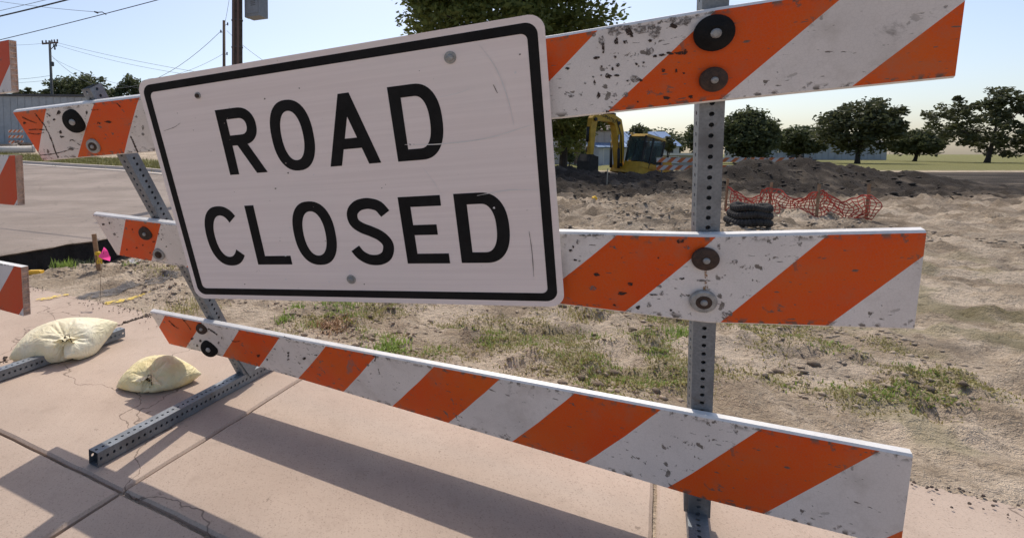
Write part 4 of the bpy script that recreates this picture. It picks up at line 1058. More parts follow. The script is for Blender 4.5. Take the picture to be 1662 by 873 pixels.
# ------------------------------------------------------------------ trees
BARK = pmat('dark_bark', (.055, .045, .036), .95, .4, 3, .6)
LEAF_A = leafmat('tree_leaves', (.085, .115, .030), (.23, .25, .07), .5)
LEAF_B = leafmat('far_tree_leaves', (.055, .070, .032), (.125, .14, .065), .4)
LEAF_C = leafmat('olive_tree_leaves', (.05, .062, .028), (.12, .125, .06), .35)
def tree(label, base, h, crown_c, crown_r, nclump, per, leaf, mat, seed, clump=.55, trunk_r=.25, group='trees', limbs=9, name='tree', nofill=0.0):
    """crown_c, crown_r: centre offset and radii from the base"""
    root = thing(name, label, 'tree', base, group); BASE[root.name] = Vector((0, 0, 0))
    rg = np.random.default_rng(seed); cc = np.array(crown_c, float); cr = np.array(crown_r, float)
    # clump centres on and in an uneven ellipsoid
    d = rg.normal(0, 1, (nclump, 3)); d /= np.linalg.norm(d, axis=1, keepdims=True)
    lump = 1 + .45 * np.array([float(fbm(a[0] * 1.7 + a[2] * 2.1 + seed, a[1] * 1.7 - a[2], seed, 3)) for a in d]) * 2
    rad = rg.uniform(.35 + nofill, 1, nclump) ** .55 * lump
    cl = cc + d * rad[:, None] * cr
    cl = cl[cl[:, 2] > .4]
    nC = len(cl)
    rr = clump * rg.uniform(.55, 1.3, nC)
    C = np.repeat(cl, per, 0); RR = np.repeat(rr, per); n = len(C)
    q = rg.normal(0, 1, (n, 3)); q /= np.linalg.norm(q, axis=1, keepdims=True); q *= (rg.random(n) ** .45)[:, None]
    P = C + q * RR[:, None] * np.array([1, 1, .72])
    ax = rg.normal(0, 1, (n, 3)); ax[:, 2] *= .6; ax /= np.linalg.norm(ax, axis=1, keepdims=True)
    bx = np.cross(ax, rg.normal(0, 1, (n, 3))); bx /= np.linalg.norm(bx, axis=1, keepdims=True)
    L = (leaf * rg.uniform(.6, 1.4, n))[:, None]
    Vv = np.stack([P - ax * L, P + bx * L * .5, P + ax * L, P - bx * L * .5], 1).reshape(-1, 3)
    Fc = np.arange(n * 4).reshape(n, 4)
    np_mesh('crown', Vv, Fc, mat, root)
    mb = MB(); rd = random.Random(seed)
    top = Vector((cc[0] * .7, cc[1] * .7, cc[2] + cr[2] * .35)); k = 7; bend = Vector((rd.uniform(-.3, .3), rd.uniform(-.3, .3), 0)) * trunk_r * 3
    tp = [Vector((0, 0, -.3)) + (top + Vector((0, 0, .3))) * (i / k) + bend * math.sin(math.pi * i / k) for i in range(k + 1)]
    mb.tube(tp, [trunk_r * (1.35 if i == 0 else 1) * (1 - .85 * i / k) + .015 for i in range(k + 1)], 10)
    mb.build('trunk', BARK, root, smooth=True, world=False)
    for i in range(limbs):
        f = rd.uniform(.35, .85); a = tp[int(f * k)]; e = Vector(cl[rd.randrange(nC)])
        m = a.lerp(e, .5) + Vector((0, 0, .12 * (e - a).length))
        mb = MB(); r0 = trunk_r * (1 - .8 * f) * .6 + .02; mb.tube([a, m, e], [r0, r0 * .6, r0 * .2], 6); mb.build('limb', BARK, root, smooth=True, world=False)
    return root
def tree_px(label, px, d, base_z, x0, x1, y0, y1, ncl, per, leaf, mat, seed, depth=None, **kw):
    """crown given by its photo extent at distance d"""
    bp = at(px, 250, d); base = Vector((bp.x, bp.y, base_z)); k = d / F_PX
    cx = ((x0 + x1) / 2 - px) * k; rx = (x1 - x0) / 2 * k; zt = H_CAM + (250 - y0) * k - base_z; zb = H_CAM + (250 - y1) * k - base_z
    return tree(label, base, zt, (cx, 0, (zt + zb) / 2), (rx, depth or rx, (zt - zb) / 2), ncl, per, leaf, mat, seed, **kw)
tree_px('large broad green tree rising behind the top edge of the sign', 842, 27, 0, 652, 950, -240, 195, 640, 90, .15, LEAF_A, 4, clump=1.0, trunk_r=.38, limbs=14)
tree_px('dark tree with visible trunk between the sign and the excavator', 914, 33, 0, 850, 985, 120, 243, 150, 70, .16, LEAF_A, 9, clump=.75, trunk_r=.27, limbs=8)
tree_px('slim young tree standing behind the excavator cab', 1034, 52, 0, 1020, 1046, 203, 246, 34, 44, .16, LEAF_C, 12, clump=.5, trunk_r=.1)
tree_px('low rounded tree over the blue roof, beside the slim young tree', 1058, 92, 0, 1030, 1086, 212, 250, 90, 46, .3, LEAF_B, 13, clump=1.1)
tree_px('distant low tree just right of the rounded one over the blue roof', 1088, 110, 0, 1070, 1108, 220, 250, 60, 40, .32, LEAF_B, 14, clump=1.2)
tree_px('dark tree left of the right-hand post, beyond the blue-roofed house', 1131, 62, 0, 1114, 1168, 200, 252, 95, 50, .22, LEAF_B, 15, clump=.9)
tree_px('tall dark tree just right of the right-hand post', 1205, 58, 0, 1180, 1250, 182, 252, 230, 60, .22, LEAF_B, 16, clump=1.0)
tree_px('young tree with thin stem before the blue roof', 1083, 44, 0, 1076, 1093, 222, 246, 16, 40, .14, LEAF_C, 17, clump=.35, trunk_r=.06, limbs=4)
for i, (px, d, x0, x1, y0, lab) in enumerate(((1296, 74, 1262, 1330, 208, 'first dark tree right of the barricade posts'), (1392, 60, 1340, 1452, 165, 'tallest dark tree right of the barricade'), (1484, 78, 1452, 1520, 214, 'rounded dark tree towards the right edge'), (1602, 64, 1546, 1700, 150, 'broad dark tree at the right edge'))):
    tree_px(lab, px, d, 0, x0, x1, y0, 250, 130 + 20 * i, 52, .24, (LEAF_B, LEAF_C)[i % 2], 60 + i, clump=1.0 - .08 * i)
# left tree line beyond the shed
for i, (px, d, x0, x1, y0, y1, lab) in enumerate(((30, 88, 14, 54, 145, 190, 'pale low tree above the shed roof, left of the leaning post'), (60, 95, 46, 80, 149, 190, 'small far tree beside the left utility pole'),
        (100, 82, 82, 128, 131, 190, 'dark dense tree just right of the left utility pole'), (135, 80, 106, 172, 117, 190, 'tallest dark tree above the leaning post top'),
        (178, 86, 162, 198, 141, 190, 'low dark tree right of the tallest one over the rail'), (208, 84, 186, 236, 131, 190, 'dark tree touching the upper left corner of the sign'))):
    tree_px(lab, px, d, 3.2, x0, x1, y0, y1, (60, 46, 110, 120, 70, 100)[i], 50, .24, LEAF_C if i < 2 else LEAF_B, 30 + i, clump=(.7, .7, .9, .95, .75, .9)[i], trunk_r=.2)
for i, (px, d, x0, x1, y0) in enumerate(((925, 50, 919, 931, 240), (946, 50, 940, 953, 242))):
    tree_px('small dark conical shrub before the cream building, %s of two' % ('left' if i == 0 else 'right'), px, d, 0, x0, x1, y0, 268, 26, 60, .12, LEAF_B, 80 + i, clump=.28, trunk_r=.04, limbs=3, name='shrub', group='shrubs by the cream building')

# ------------------------------------------------------------------ buildings
def wall_panels(mb, o, X, w_, h, n, th, Nn):
    """vertical ribbed cladding: n shallow ribs across width w_"""
    for i in range(n):
        c = Vector(o) + Vector(X) * (w_ * (i + .5) / n) + Vector((0, 0, h / 2)); mb.box(c + Vector(Nn) * th, (w_ / n * .55, .05, h), (Vector(X), Vector(Nn), Vector((0, 0, 1))))
def building(name, label, o, yaw, w_, dp, h, roof_h, wall, roof, ribs=0, flat=False, openings=(), over=.3):
    """o: front left corner on the ground; local x along the front, y back"""
    r = thing(name, label, 'building', o); BASE[r.name] = Vector((0, 0, 0)); r.rotation_euler = (0, 0, yaw)
    mb = MB(); mb.box((w_ / 2, dp / 2, h / 2 - .5), (w_, dp, h + 1))
    if not flat:                         # gable ends (ridge runs along x)
        for x, s in ((0, 1), (w_, -1)): mb.prism([(0, 0), (dp, 0), (dp / 2, roof_h)], (x + (0.002 if s > 0 else -.102), 0, h - .001), (0, 1, 0), (0, 0, 1), (1, 0, 0), .1)
    wl = mb.build('wall', wall, r, world=False)
    if ribs:
        for i in range(ribs):
            mb = MB(); mb.box((w_ * (i + .5) / ribs, -.02, h / 2), (w_ / ribs * .86, .04, h - .1)); mb.build('wall_panel', wall, wl, world=False)
    mb = MB()
    if flat:
        mb.box((w_ / 2, dp / 2, h + .12), (w_ + 2 * over, dp + 2 * over, .22))
        mb.build('roof', roof, r, world=False)
    else:
        sl = math.atan2(roof_h, dp / 2); L = math.hypot(dp / 2, roof_h) + over
        for sg in (1, -1):
            Y = Vector((0, math.cos(sl) * sg, math.sin(sl))); Z = Vector((0, -math.sin(sl) * sg, math.cos(sl)))
            cb = Vector((w_ / 2, 0 if sg > 0 else dp, h)) + Y * (L / 2 - over) + Z * .09
            mb.box(cb, (w_ + 2 * over, L, .12), (Vector((1, 0, 0)), Y, Z))
            for i in range(int(w_ / 1.2)):
                q = Vector((.6 + i * 1.2, 0 if sg > 0 else dp, h)) + Y * (L / 2 - over) + Z * .17; mb.box(q, (.05, L, .05), (Vector((1, 0, 0)), Y, Z))
        mb.build('roof', roof, r, world=False)
    for (nm, x0, x1, z0, z1, mt) in openings:
        mb = MB(); mb.box(((x0 + x1) / 2, -.055, (z0 + z1) / 2), (x1 - x0, .05, z1 - z0)); f = mb.build(nm, mt, r, world=False)
        mb = MB()
        for (a, b, c, d) in ((x0 - .06, x1 + .06, z1, z1 + .08), (x0 - .06, x0, z0, z1), (x1, x1 + .06, z0, z1), (x0 - .06, x1 + .06, z0 - .08, z0)): mb.box(((a + b) / 2, -.07, (c + d) / 2), (b - a, .07, d - c))
        mb.build('frame', EDGE, f, world=False)
    return r
CREAM = pmat('cream_cladding', (.50, .42, .36), .8, .12, 1.2, .1); PALE = pmat('pale_siding', (.55, .56, .58), .7, .1, 1, .1)
BLUE = pmat('blue_metal_roof', (.20, .30, .47), .4, .12, 1.5, .05, metal=.2); GREYM = pmat('grey_metal_siding', (.36, .38, .40), .6, .15, .8, .1, metal=.1)
DKR = pmat('dark_roof_edge', (.07, .07, .075), .6, .3, 2, .1); GLS = pmat('dark_glass', (.02, .025, .03), .08, .2, 2, 0, spec=.6)
BRN = pmat('brown_post', (.16, .10, .075), .8, .2, 2, .1)
def corner(px, d, z=0): p = at(px, 250, d); return (p.x, p.y, z)
building('cream_building', 'cream ribbed-wall building seen through the tree beside the excavator arm', corner(860, 56), R(-3), 9.3, 8, 3.6, 1.3, CREAM, pmat('brown_roof', (.13, .10, .085), .8, .2, 2, .2), ribs=12, openings=(('door', 4.6, 5.5, 0, 2.2, BRN), ('window', 1.2, 2.5, 1.1, 2.3, GLS)))
building('white_shed', 'small pale white shed between excavator arm and boom', corner(972, 54), R(2), 3.0, 4, 1.75, .5, PALE, BLUE, ribs=5, openings=(('door', .5, 1.3, 0, 1.6, pmat('pale_door', (.48, .50, .53), .6, .1, 2, 0)),))
building('blue_roof_house', 'house with bright blue metal roof behind the excavator cab', corner(1012, 72), R(6), 8.2, 7, 2.2, 2.0, PALE, BLUE, openings=(('window', 6.3, 7.3, .8, 1.9, GLS), ('window', 2.3, 3.5, .8, 1.9, GLS)))
building('low_outbuilding', 'low flat-roofed pale outbuilding right of the excavator cab', corner(1078, 50), R(-2), 3.4, 3, .95, .4, pmat('tan_block', (.40, .36, .31), .9, .15, 2, .2), pmat('pale_roof_edge', (.62, .60, .56), .7, .1, 2, 0), flat=True, openings=(('window', .5, 1.3, .3, .8, GLS),))
sh = building('metal_shed', 'long grey ribbed metal shed at the far left', (-52.5, 57, 2.35), R(6), 21, 12, 5.15, .25, GREYM, DKR, ribs=28, flat=True, over=.25, openings=(('door', 9.2, 10.3, 0, 2.3, DKR),))
building('metal_shed', 'long low grey shed to the right of the open car park', corner(1230, 95), R(-4), 22, 10, 3.0, .8, GREYM, DKR, ribs=20, openings=(('door', 5, 8, 0, 2.4, DKR),))

# ------------------------------------------------------------------ far barricades
for i, (px0, px1, d, lab) in enumerate(((1066, 1137, 25, 'far striped barricade just right of the excavator'), (1141, 1212, 25.6, 'far striped barricade behind the right-hand post'), (1218, 1292, 26, 'far striped barricade right of the post, next in the row'))):
    a = at(px0, 250, d); b = at(px1, 250, d * .985); L = (b - a).length
    barricade('barricade', lab, (a.x, a.y, 0), math.atan2(b.y - a.y, b.x - a.x), L, [(.70, .92), (.33, .56), (.02, .18)], RAILF, (.25, L - .25), detail=False, phase=.1 * i, group='far barricades')
a = at(15, 250, 48)
barricade('barricade', 'tiny striped barricade standing in front of the metal shed', (a.x, a.y, float(rise(a.x, a.y)) + .0), R(-8), 1.5, [(1.35, 1.60), (.85, 1.1), (.35, .6)], RAILF, (.25, 1.25), detail=False, group='far barricades')
# heap of broken slabs and a pale pipe in front of the shed
random.seed(12); ap = at(20, 228, 42)
for i in range(11):
    x = ap.x + random.uniform(-3.5, 2.2); y = ap.y + random.uniform(-2.5, 2.5); z = float(ground_z(np.array([x]), np.array([y]))[0])
    mb = MB(); r = random.uniform(.5, 1.3)
    outl = [(r * random.uniform(.6, 1.1) * math.cos(a), r * random.uniform(.4, .8) * math.sin(a)) for a in np.linspace(0, 5.6, 7)]
    tl = Vector((random.uniform(-.3, .3), random.uniform(-.3, .3), 1)).normalized(); X = Vector((1, 0, 0)).cross(tl).normalized(); Y = tl.cross(X)
    mb.prism(outl, (x, y, z + .1 + .12 * random.random() * i / 3), X, Y, tl, .16)
    tag(mb.build('rubble_slab', pmat('rubble', (.24, .20, .17), .95, .35, 3, .4)), 'broken pavement slab in the rubble heap before the metal shed', 'rubble', 'rubble heap')
p0, p1 = at(-40, 246, 36), at(56, 241, 38)
for p in (p0, p1): p.z = float(ground_z(np.array([p.x]), np.array([p.y]))[0]) + .22
pp = thing('concrete_pipe', 'pale concrete pipe lying on the verge at far left', 'pipe', (p0 + p1) / 2)
mb = MB(); mb.tube([p0, p1], .27, 20); mb.build('pipe_wall', pmat('pale_concrete', (.58, .54, .49), .85, .12, 2, .2), pp, smooth=True)
mb = MB(); dv = (p1 - p0).normalized(); mb.lathe(p1 - dv * .15, dv, [(.27, 0), (.33, .03), (.33, .19), (.24, .19), (.22, .05)], 20); mb.build('bell_end', pmat('pale_concrete', (.58, .54, .49)), pp)

# ------------------------------------------------------------------ utility poles and lines
POLE = pmat('weathered_pole', (.075, .058, .047), .95, .4, 7, .8); POLE2 = pmat('brown_pole', (.13, .085, .06), .9, .3, 5, .5)
GBOX = pmat('grey_cabinet', (.23, .245, .265), .5, .15, 8, .1)
p = at(385.5, 250, 14); p.z = float(rise(p.x, p.y))
up = thing('utility_pole', 'thick dark pole with grey equipment box behind the sign', 'utility pole', p)
mb = MB(); mb.tube([p - Vector((0, 0, .5)), p + Vector((.02, 0, 3)), p + Vector((.11, 0, 9))], [.155, .143, .125], 16); mb.build('shaft', POLE, up, smooth=True)
for dx, rr_ in ((-.06, .022), (.05, .03)):
    mb = MB(); q = p + Vector((dx, -.155, 0)); mb.tube([q, q + Vector((.02, .012, 3)), q + Vector((.11, .03, 8))], rr_, 10); mb.build('conduit', BRN, up, smooth=True)
for z in (2.2, 3.1, 3.9, 4.6):
    mb = MB(); mb.lathe(p + Vector((.02 + (z - 3) * .015, 0, z)), (0, 0, 1), [(.152, 0), (.153, .03)], 16); mb.build('band', DKR, up)
bc = at(416, 10, 13.85)
mb = MB(); ang_ = R(-24); X = Vector((math.cos(ang_), math.sin(ang_), 0)); Y = Vector((-X.y, X.x, 0))
top, bot = at(416, -58, 13.85).z, at(416, 29.5, 13.85).z
mb.box((bc.x, bc.y, (top + bot) / 2), (.46, .40, top - bot), (X, Y, Vector((0, 0, 1)))); bx = mb.build('equipment_box', GBOX, up)
mb = MB(); mb.box(Vector((bc.x, bc.y, (top + bot) / 2)) - Y * .206, (.40, .012, (top - bot) * .9), (X, Y, Vector((0, 0, 1)))); mb.build('box_door', GBOX, bx)
for k in range(4):
    mb = MB(); mb.box(Vector((bc.x, bc.y, bot + .28 + .05 * k)) - Y * .2165 + X * (.05), (.14, .006, .012), (X, Y, Vector((0, 0, 1)))); mb.build('vent_slot', DKR, bx)
mb = MB(); mb.tube([Vector((bc.x, bc.y, bot)) - X * .2 - Y * .05, Vector((bc.x, bc.y, bot + .02)) - X * .27 - Y * .1, Vector((bc.x, bc.y, bot + .5)) - X * .28 - Y * .1], .018, 8); mb.build('cable', DKR, bx)
mb = MB(); mb.bar(Vector((bc.x, bc.y, bot + .35)) - X * .36, Vector((bc.x, bc.y, bot + .35)) - X * .1, .05, .08); mb.build('bracket', ZINC, up)
p2 = at(363.5, 250, 46); p2.z = .6; t2 = at(363.5, 34, 46)
u2 = thing('utility_pole', 'thin brown pole just left of the thick dark pole', 'utility pole', p2)
mb = MB(); mb.tube([p2 - Vector((0, 0, 1.5)), t2], [.16, .125], 12); mb.build('shaft', POLE2, u2, smooth=True)
for (dx, dy) in ((-5, 17), (6, 5), (5, 53)):
    q = at(363.5 + dx, 34 + dy, 46); mb = MB(); mb.lathe(q, (0, 0, 1), [(.03, -.16), (.075, -.1), (.04, -.03), (.075, .03), (.03, .12)], 10); ins = mb.build('insulator', DKR, u2)
    mb = MB(); mb.tube([q, at(363.5, 34 + dy + 4, 46)], .02, 5); mb.build('pin', DKR, ins)
p3 = at(85.5, 165, 70); t3 = at(80.5, 66.5, 70); p3.z = 2.4
u3 = thing('utility_pole', 'far pole with crossarm and small transformer at upper left', 'utility pole', p3)
mb = MB(); mb.tube([p3 - Vector((0, 0, 1)), t3], [.21, .15], 12); mb.build('shaft', pmat('grey_pole', (.12, .12, .115), .9, .3, 3, .4), u3, smooth=True)
ca, cb_ = at(68.5, 71.5, 70), at(94, 69.5, 70)
mb = MB(); mb.bar(ca, cb_, .16, .2); arm_ = mb.build('crossarm', BRN, u3)
for f in (.02, .25, .62, .78, .97):
    q = ca.lerp(cb_, f) + Vector((0, 0, .1)); mb = MB(); mb.lathe(q, (0, 0, 1), [(.05, 0), (.12, .1), (.07, .2), (.11, .28), (.03, .36)], 8); mb.build('insulator', DKR, arm_)
mb = MB(); mb.bar(at(93, 70, 69.9), at(83, 80, 69.9), .08, .08); mb.build('brace', BRN, u3)
mb = MB(); q = at(85.3, 108, 69.6); mb.lathe(q, (0, 0, 1), [(.12, 0), (.20, .06), (.20, .52), (.15, .58), (.05, .62)], 12); mb.build('transformer', DKR, u3)
for (x, y) in ((87.5, 75), (91, 74), (89, 79)):
    q = at(x, y, 69.8); mb = MB(); mb.lathe(q, (0, 0, 1), [(.06, -.2), (.13, -.05), (.08, .08), (.12, .18), (.04, .25)], 8); mb.build('cutout_fuse', DKR, u3)
WIRE = pmat('cable_black', (.03, .03, .032), .6, .2, 5, 0); WIRE2 = pmat('cable_grey', (.16, .165, .175), .6, .2, 5, 0)
def line(label, A, B, sag, r, mat=None, n=22, mid=None):
    A, B = at(*A), at(*B); pts = [A.lerp(B, i / n) - Vector((0, 0, sag * 4 * (i / n) * (1 - i / n))) for i in range(n + 1)]
    mb = MB(); mb.tube(pts, r, 5); tag(mb.build('power_line', mat or WIRE, smooth=True), label, 'power line', 'overhead lines')
line('thick black overhead cable in the upper left corner', (-260, 74, 15), (360, -70, 9), .18, .017)
line('overhead line descending left across the sky, with the spliced tap', (-260, 121, 17), (560, -84, 10), .15, .010)
line('thin line crossing the thick cable near the top edge', (-60, -8, 34), (163, 20.5, 22), .12, .010, WIRE2)
line('thin line rising at the extreme upper left corner', (-120, 44, 30), (140, -16, 22), .05, .012, WIRE2)
line('upper far line from crossarm pole towards the thin brown pole', (94, 70, 70), (400, 130, 50), .3, .018, WIRE2)
line('second far line from crossarm pole, sagging right', (91, 73, 70), (405, 134, 50), .6, .016, WIRE2)
line('far line leaving crossarm pole to the left edge', (69, 71, 70), (-90, 62, 66), .5, .016, WIRE2)
line('deeply sagging line up to the thin brown pole', (84, 91, 70), (358.5, 51, 46), 4.6, .022, WIRE2)
line('paler sagging line below crossarm pole', (86, 95, 70), (330, 152, 52), 1.2, .016, WIRE2)
line('lower left service line at the far pole', (82, 123, 70), (-60, 128, 64), .35, .02, WIRE2)
line('lowest left service line at the far pole', (82, 130, 70), (-60, 133, 64), .3, .018, WIRE2)
line('line running from brown pole down behind the sign', (368, 50, 46), (470, 122, 40), .35, .016, WIRE2)
line('low line leaving brown pole on its left', (362, 88, 46), (240, 128, 54), .5, .014, WIRE2)
line('steep line rising from the brown pole top', (365.5, 36, 46), (378, -40, 40), .15, .016, WIRE2)
# splice clamps on the spliced line
sp_ = thing('line_clamp', 'small dark splice clamp on the overhead line', 'clamp', at(163, 20.5, 14.2))
a = at(153, 19.5, 14.05); b_ = at(159, 21.5, 14.05); mb = MB(); mb.tube([a, b_], [.018, .028], 6); mb.build('clamp_body', DKR, sp_)
mb = MB(); mb.tube([at(160, 20.5, 14.0), at(166, 20, 14.0), at(172.5, 24.5, 14.0)], .012, 6); mb.build('clamp_tail', DKR, sp_)

# ------------------------------------------------------------------ excavator
ex_c = at(1028, 250, 26.3)
ex = thing('excavator', 'yellow tracked excavator with black-framed cab, bucket arm lowered', 'excavator', (ex_c.x, ex_c.y, -.82)); BASE[ex.name] = Vector((0, 0, 0))
ex.rotation_euler = (R(-2), R(-11.0), R(180 + 24)); 
EY = pmat('excavator_yellow', (.52, .31, .03), .5, .25, 3, .15); EB = pmat('excavator_black', (.022, .022, .024), .6, .4, 6, .2); ESTEEL = pmat('worn_bucket_steel', (.028, .024, .021), .7, .5, 5, .4); CHR = pmat('ram_chrome', (.5, .5, .5), .2, .1, 4, 0, metal=1)
def glass_mat():
    m, nt, b = nodes_of('cab_glass'); b.inputs['Base Color'].default_value = (.22, .30, .30, 1); b.inputs['Roughness'].default_value = .04
    b.inputs['Transmission Weight'].default_value = .85; b.inputs['IOR'].default_value = 1.2; return m
CG = glass_mat()
def xb(name, c, s, mat, parent=ex, taper=1, ax=None):
    mb = MB(); mb.box(c, s, ax, taper=taper); return mb.build(name, mat, parent, world=False)
for y in (-.82, .82):                    # tracks
    mb = MB(); n = 40; L, hh, wd = 1.25, .34, .46
    outl = []
    for k in range(n):
        t = k / n * (4 * L + 2 * math.pi * hh)
        if t < 2 * L: outl.append((-L + t, hh * 2))
        elif t < 2 * L + math.pi * hh: a = (t - 2 * L) / hh; outl.append((L + hh * math.sin(a), hh + hh * math.cos(a)))
        elif t < 4 * L + math.pi * hh: outl.append((L - (t - 2 * L - math.pi * hh), 0))
        else: a = (t - 4 * L - math.pi * hh) / hh; outl.append((-L - hh * math.sin(a), hh - hh * math.cos(a)))
    mb.prism(outl, (0, y + wd / 2, 0), (1, 0, 0), (0, 0, 1), (0, -1, 0), wd); tr = mb.build('track', EB, ex, world=False)
    for k in range(n):
        a, b = outl[k], outl[(k + 1) % n]; m = Vector(((a[0] + b[0]) / 2, y, (a[1] + b[1]) / 2)); T = Vector((b[0] - a[0], 0, b[1] - a[1])).normalized()
        mb = MB(); mb.box(m, (.10, wd + .02, .05), (T, Vector((0, 1, 0)), T.cross(Vector((0, 1, 0))))); mb.build('track_pad', ESTEEL, tr, world=False)
    for x in (-1.2, -.6, 0, .6, 1.2):
        mb = MB(); mb.lathe((x, y + (wd / 2) * (1 if y > 0 else 1) - .01, hh), (0, 1, 0), [(.2, 0), (.2, .04), (.1, .06)], 14); mb.build('roller', EB, tr, world=False)
xb('undercarriage', (0, 0, .55), (1.6, 1.3, .35), EB)
xb('blade', (1.75, 0, .35), (.10, 2.0, .5), EY)
mb = MB(); mb.lathe((0, 0, .72), (0, 0, 1), [(.55, 0), (.55, .14)], 24); mb.build('slew_ring', EB, ex, world=False)
mb = MB(); mb.prism([(-1.25, -.95), (.75, -.95), (1.0, -.7), (1.0, .95), (-1.0, .95), (-1.35, .5), (-1.35, -.6)], (0, 0, .86), (1, 0, 0), (0, 1, 0), (0, 0, 1), .32); mb.build('deck', EY, ex, world=False)
mb = MB(); mb.prism([(-1.3, 1.18), (-.35, 1.18), (-.35, 1.75), (-.55, 1.95), (-1.15, 1.9), (-1.33, 1.6)], (0, .9, 0), (1, 0, 0), (0, 0, 1), (0, -1, 0), 1.8); mb.build('engine_cover', EY, ex, world=False)
# cab on the machine's left
cx0, cx1, cy0, cy1, cz0, cz1 = -.42, 1.0, .02, .98, 1.18, 2.72
cab = xb('cab', ((cx0 + cx1) / 2, (cy0 + cy1) / 2, cz0 + .12), (cx1 - cx0, cy1 - cy0, .24), EY)
xb('cab_roof', ((cx0 + cx1) / 2 - .05, (cy0 + cy1) / 2, cz1 + .03), (cx1 - cx0 - .05, cy1 - cy0 + .04, .13), EY, cab, taper=.9)
for (x, y) in ((cx0 + .04, cy0 + .04), (cx0 + .04, cy1 - .04), (cx1 - .04, cy0 + .04), (cx1 - .04, cy1 - .04), (.42, cy1 - .035), (.34, cy0 + .035)):
    xb('cab_pillar', (x - (.0 if x < .9 else .02), y, (cz0 + cz1) / 2 + .1), (.08, .075, cz1 - cz0 - .2), EB, cab)
xb('window', (cx1 - .02, (cy0 + cy1) / 2, 2.05), (.012, .80, 1.18), CG, cab); xb('window', (.70, cy1 - .02, 2.05), (.46, .012, 1.18), CG, cab)
xb('window', (.02, cy1 - .02, 2.05), (.68, .012, 1.18), CG, cab); xb('window', (cx0 + .02, (cy0 + cy1) / 2, 2.2), (.012, .78, .85), CG, cab); xb('window', (.3, cy0 + .02, 2.1), (1.1, .012, 1.1), CG, cab)
seat = xb('seat', (.05, .5, 1.62), (.5, .5, .14), EB, cab); xb('seat_back', (-.2, .5, 1.98), (.13, .48, .66), EB, seat)
xb('console', (.45, .22, 1.65), (.5, .14, .4), EB, cab); xb('control_lever', (.62, .5, 1.7), (.04, .04, .5), EB, cab)
def link_arm(name, pts, w0, mat, y, th):
    """plated arm: outline around a poly-line in the x-z plane; pts (x, z, half depth)"""
    up_, dn_ = [], []
    for i, (x, z, h) in enumerate(pts):
        a = Vector((pts[max(i - 1, 0)][0], pts[max(i - 1, 0)][1])); b = Vector((pts[min(i + 1, len(pts) - 1)][0], pts[min(i + 1, len(pts) - 1)][1])); t = (b - a).normalized()
        up_.append((x - t.y * h, z + t.x * h)); dn_.append((x + t.y * h, z - t.x * h))
    mb = MB(); outl = up_ + dn_[::-1]
    mb.prism(outl, (0, y + th / 2, 0), (1, 0, 0), (0, 0, 1), (0, -1, 0), th); return mb.build(name, mat, ex, world=False)
BY = -.22
link_arm('boom', [(1.02, 1.05, .14), (1.26, 1.9, .21), (1.54, 2.7, .24), (1.80, 3.18, .24), (2.2, 3.30, .20), (2.7, 3.22, .17), (3.34, 3.04, .10)], 0, EY, BY, .34)
link_arm('arm', [(3.17, 3.44, .08), (3.33, 3.01, .19), (3.29, 2.4, .17), (3.15, 1.7, .12), (3.05, 1.2, .08)], 0, EY, BY, .26)
def ram(a, b, r=.065):
    a, b = Vector(a), Vector(b); mb = MB(); mb.tube([a, a.lerp(b, .58)], r, 10); o = mb.build('hydraulic_ram', EB, ex, smooth=True, world=False)
    mb = MB(); mb.tube([a.lerp(b, .55), b], r * .55, 8); mb.build('ram_rod', CHR, o, smooth=True, world=False)
ram((1.25, BY - .26, 1.0), (1.66, BY - .26, 2.6)); ram((1.95, BY, 3.55), (3.19, BY, 3.44)); ram((3.53, BY, 2.6), (3.33, BY, 1.4)); ram((1.25, BY + .2, 1.0), (1.66, BY + .2, 2.6))
mb = MB(); mb.tube([(1.05, BY + .2, 1.1), (1.5, BY + .2, 2.6), (2.0, BY + .2, 3.3)], .022, 6); mb.build('hose', EB, ex, smooth=True, world=False)
mb = MB(); outl = [(x - .65, z - .66) for x, z in [(3.55, 1.92), (3.98, 1.95), (4.08, 1.6), (3.95, 1.05), (3.55, .75), (3.1, .85), (2.98, 1.0), (3.38, 1.2)]]
mb.prism(outl, (0, BY + .38, 0), (1, 0, 0), (0, 0, 1), (0, -1, 0), .76); bk_ = mb.build('bucket', ESTEEL, ex, world=False)
for k in range(4): xb('bucket_tooth', (2.29, BY - .3 + .2 * k, .27), (.2, .07, .06), ESTEEL, bk_)
xb('counterweight', (-1.42, 0, 1.28), (.22, 1.7, .62), EB); xb('work_light', (1.02, .2, 2.78), (.08, .16, .1), CHR, cab); xb('mirror', (1.05, 1.08, 2.25), (.04, .14, .24), EB, cab)
mb = MB(); mb.tube([(-.9, -.5, 1.9), (-.9, -.5, 2.25), (-1.0, -.5, 2.32)], .045, 8); mb.build('exhaust_pipe', EB, ex, smooth=True, world=False)
mb = MB(); mb.tube([(.98, 1.02, 1.4), (.98, 1.06, 1.5), (.98, 1.06, 2.3), (.98, 1.02, 2.4)], .018, 6); mb.build('handrail', EB, cab, smooth=True, world=False)
xb('door_line', (.42, .985, 1.3), (.03, .012, .2), EB, cab); xb('wiper', (1.0, .5, 2.0), (.012, .02, .7), EB, cab); xb('stripe', (-.4, .957, 1.02), (1.1, .012, .08), EB)
for k in range(3):
    mb = MB(); q = BY - .12 + .1 * k; mb.tube([(1.7, q, 3.0), (2.1, q, 3.56), (2.7, q, 3.50), (3.2, q, 3.35)], .02, 6); mb.build('hose', EB, ex, smooth=True, world=False)
for (x, z) in ((1.1, 1.2), (1.78, 3.15), (3.33, 3.0), (3.06, 1.25)):
    mb = MB(); mb.lathe((x, BY + .16, z), (0, 1, 0), [(.09, 0), (.09, .05), (.05, .06)], 12); mb.build('pivot_pin', EB, ex, world=False)
